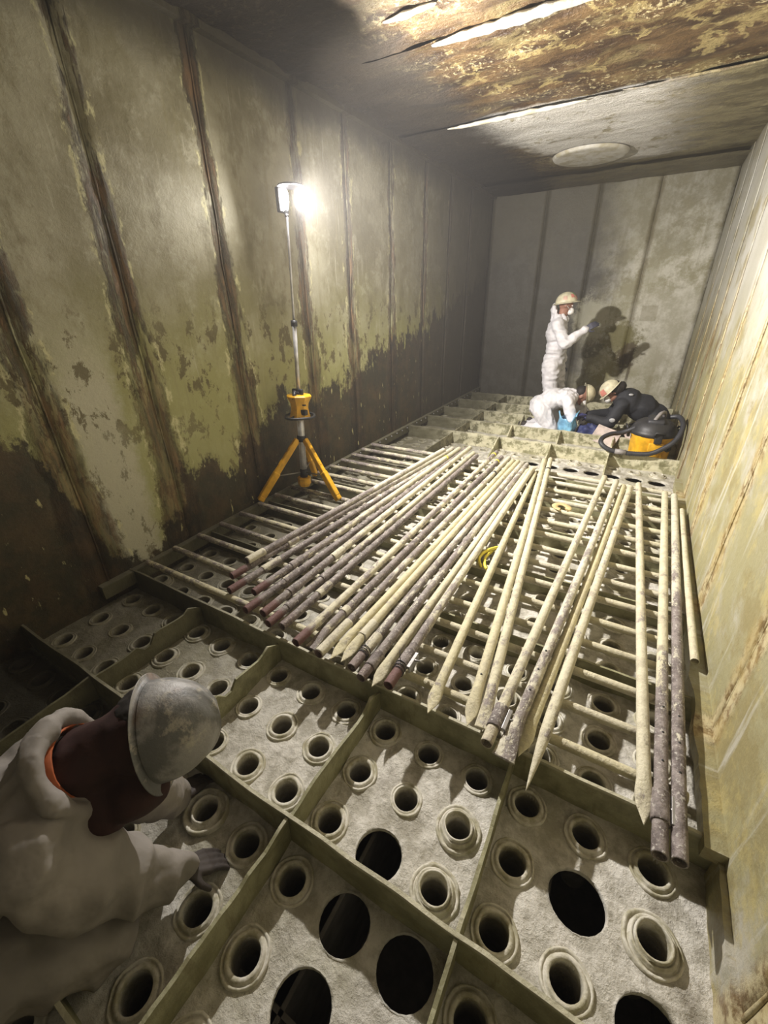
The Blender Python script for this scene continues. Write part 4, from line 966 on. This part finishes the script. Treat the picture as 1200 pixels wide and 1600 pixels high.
# ------------------------------------------------------------------ vacuum cleaner and things around the workers
def vacuum():
    T = empty('vacuum_cleaner', (.28, 5.54, ZF), 'yellow wet and dry vacuum cleaner with black lid and hose by the right wall', 'vacuum')
    bm = bmesh.new(); lathe(bm, [(.16, .005), (.195, .0), (.205, .02), (.222, .30), (.230, .33), (.228, .345)], 10, Matrix.Rotation(.31, 4, 'Z'), True, True)
    bmesh.ops.bevel(bm, geom=[e for e in bm.edges if abs(e.verts[0].co.z - e.verts[1].co.z) > .1], offset=.03, segments=3, affect='EDGES')
    tank = obj('tank', bm, 'yellow', T)
    bm = bmesh.new(); lathe(bm, [(.225, .335), (.238, .34), (.240, .375), (.225, .39), (.215, .42), (.19, .46), (.14, .49), (.07, .505), (.004, .51)], 28); lid = obj('lid', bm, 'lid', T)
    bm = bmesh.new(); box(bm, (0, 0, .485), (.17, .30, .06), None, .022); obj('motor_cover', bm, 'darkgrey', T)
    bm = bmesh.new(); tube(bm, smoothpath([(-.02, -.10, .50), (.02, -.05, .57), (.06, .04, .57), (.07, .10, .51)], 4), .020, 8); obj('carry_handle', bm, 'gripgrey', T)
    for a in (-1.35, .4, 3.3):
        R_ = Matrix.Rotation(a, 3, 'Z'); bm = bmesh.new(); box(bm, R_ @ Vector((.243, 0, .34)), (.03, .075, .11), R_, .008); tube(bm, [R_ @ Vector((.262, -.05, .37)), R_ @ Vector((.275, -.045, .41)), R_ @ Vector((.275, .045, .41)), R_ @ Vector((.262, .05, .37))], .011, 8)
        obj('latch', bm, 'lid', T)
    bm = bmesh.new(); R_ = Matrix.Rotation(-1.35, 3, 'Z'); box(bm, R_ @ Vector((.222, .0, .235)), (.03, .15, .10), R_, .012); obj('front_badge', bm, 'yellow', T)
    bm = bmesh.new(); R_ = Matrix.Rotation(-.75, 3, 'Z'); lathe(bm, [(.0, 0), (.04, 0), (.045, .02), (.03, .03), (.03, -.01)], 14, axis_mat(R_ @ Vector((.215, 0, .23)), R_ @ Vector((1, 0, 0)))); obj('hose_port', bm, 'black', T)
    for a in (.7, 2.3, 3.9, 5.5):
        R_ = Matrix.Rotation(a, 3, 'Z'); bm = bmesh.new(); c = R_ @ Vector((.185, 0, .02)); tube(bm, [c - R_ @ Vector((0, .012, 0)), c + R_ @ Vector((0, .012, 0))], .022, 10); obj('caster', bm, 'black', T)
    o0 = Vector((.28, 5.54, ZF))
    pts = [(.10, 5.46, .24), (-.03, 5.44, .17), (-.13, 5.37, .16), (-.205, 5.26, .13), (-.20, 5.18, .09), (-.12, 5.15, .045), (0, 5.15, .026), (.15, 5.16, .03), (.28, 5.16, .05), (.38, 5.18, .11), (.47, 5.22, .19), (.515, 5.30, .28), (.52, 5.42, .35), (.48, 5.56, .38), (.40, 5.60, .36)]
    bm = bmesh.new(); sp_ = smoothpath([Vector(p) - o0 for p in pts], 14)
    tube(bm, sp_, [.024 + (.0022 if k % 2 else 0) for k in range(len(sp_))], 12); obj('hose', bm, 'darkgrey', T)
    bm = bmesh.new(); tube(bm, [Vector((-.05, 5.15, .032)) - o0, Vector((.06, 5.153, .03)) - o0], .030, 12); obj('hose_cuff', bm, 'gripgrey', T)
vacuum()
def cloth_heap(name, c, r, mat, seed, label, cat, amp=.4, n=40):
    bm = bmesh.new(); bmesh.ops.create_uvsphere(bm, u_segments=n, v_segments=n // 2, radius=1)
    for v in bm.verts:
        p = v.co.copy(); f = 1 + amp * mn.fractal(p * 1.7 + Vector((seed, 0, 0)), 1, 2, 4); f += .12 * abs(mn.noise(p * 5 + Vector((seed, 3, 0))))
        v.co = Vector((p.x * r[0] * f, p.y * r[1] * f, max(p.z * r[2] * f, -r[2] * .75)))
    return tag(obj(name, bm, mat, loc=c), label, cat)
def plastic_bag():
    bm = bmesh.new(); prof = [(.05, .0), (.10, .01), (.115, .08), (.105, .15), (.12, .22), (.115, .225), (.10, .15), (.108, .08), (.09, .02)]
    lathe(bm, prof, 36)
    for v in bm.verts:
        p = v.co.copy(); a = math.atan2(p.y, p.x); f = 1 + .22 * mn.noise(Vector((math.cos(a) * 2, math.sin(a) * 2, p.z * 9))) + .06 * math.sin(a * 9 + p.z * 20)
        v.co.x *= f; v.co.y *= f; v.co.z += (.05 * math.sin(a * 2 + 1) + .02 * math.sin(a * 7)) * (p.z / .22)
    tag(obj('plastic_bag', bm, 'bag_blue', loc=(-.69, 5.97, -.045)), 'open light blue plastic bag standing under the kneeling white worker', 'bag')
plastic_bag()
cloth_heap('work_cloth', (-.40, 6.03, -.04), (.14, .10, .11), 'navy', 7, 'navy blue cloth bundle between the blue bag and the black jacket', 'cloth')
def board(name, c, s, rot, label):
    bm = bmesh.new(); nx, ny = 10, 8
    for i in range(nx + 1):
        for j in range(ny + 1): pass
    bmesh.ops.create_grid(bm, x_segments=nx, y_segments=ny, size=.5)
    for v in bm.verts: v.co = Vector((v.co.x * s[0], v.co.y * s[1], .012 * math.sin(v.co.x * 4)))
    r = bmesh.ops.extrude_face_region(bm, geom=list(bm.faces)); bmesh.ops.translate(bm, verts=[v for v in r['geom'] if isinstance(v, bmesh.types.BMVert)], vec=(0, 0, .005))
    o = obj(name, bm, 'card', loc=c, smooth=False); o.rotation_euler = rot; tag(o, label, 'cardboard')
board('cardboard_sheet', (-.20, 5.86, -.01), (.30, .22, 1), (1.0, .25, -.25), 'pinkish brown cardboard sheet leaning in front of the black jacket')
board('cardboard_offcut', (.075, 5.88, .02), (.12, .09, 1), (.9, -.3, .3), 'small grey-brown cardboard piece beside the vacuum cleaner tank')
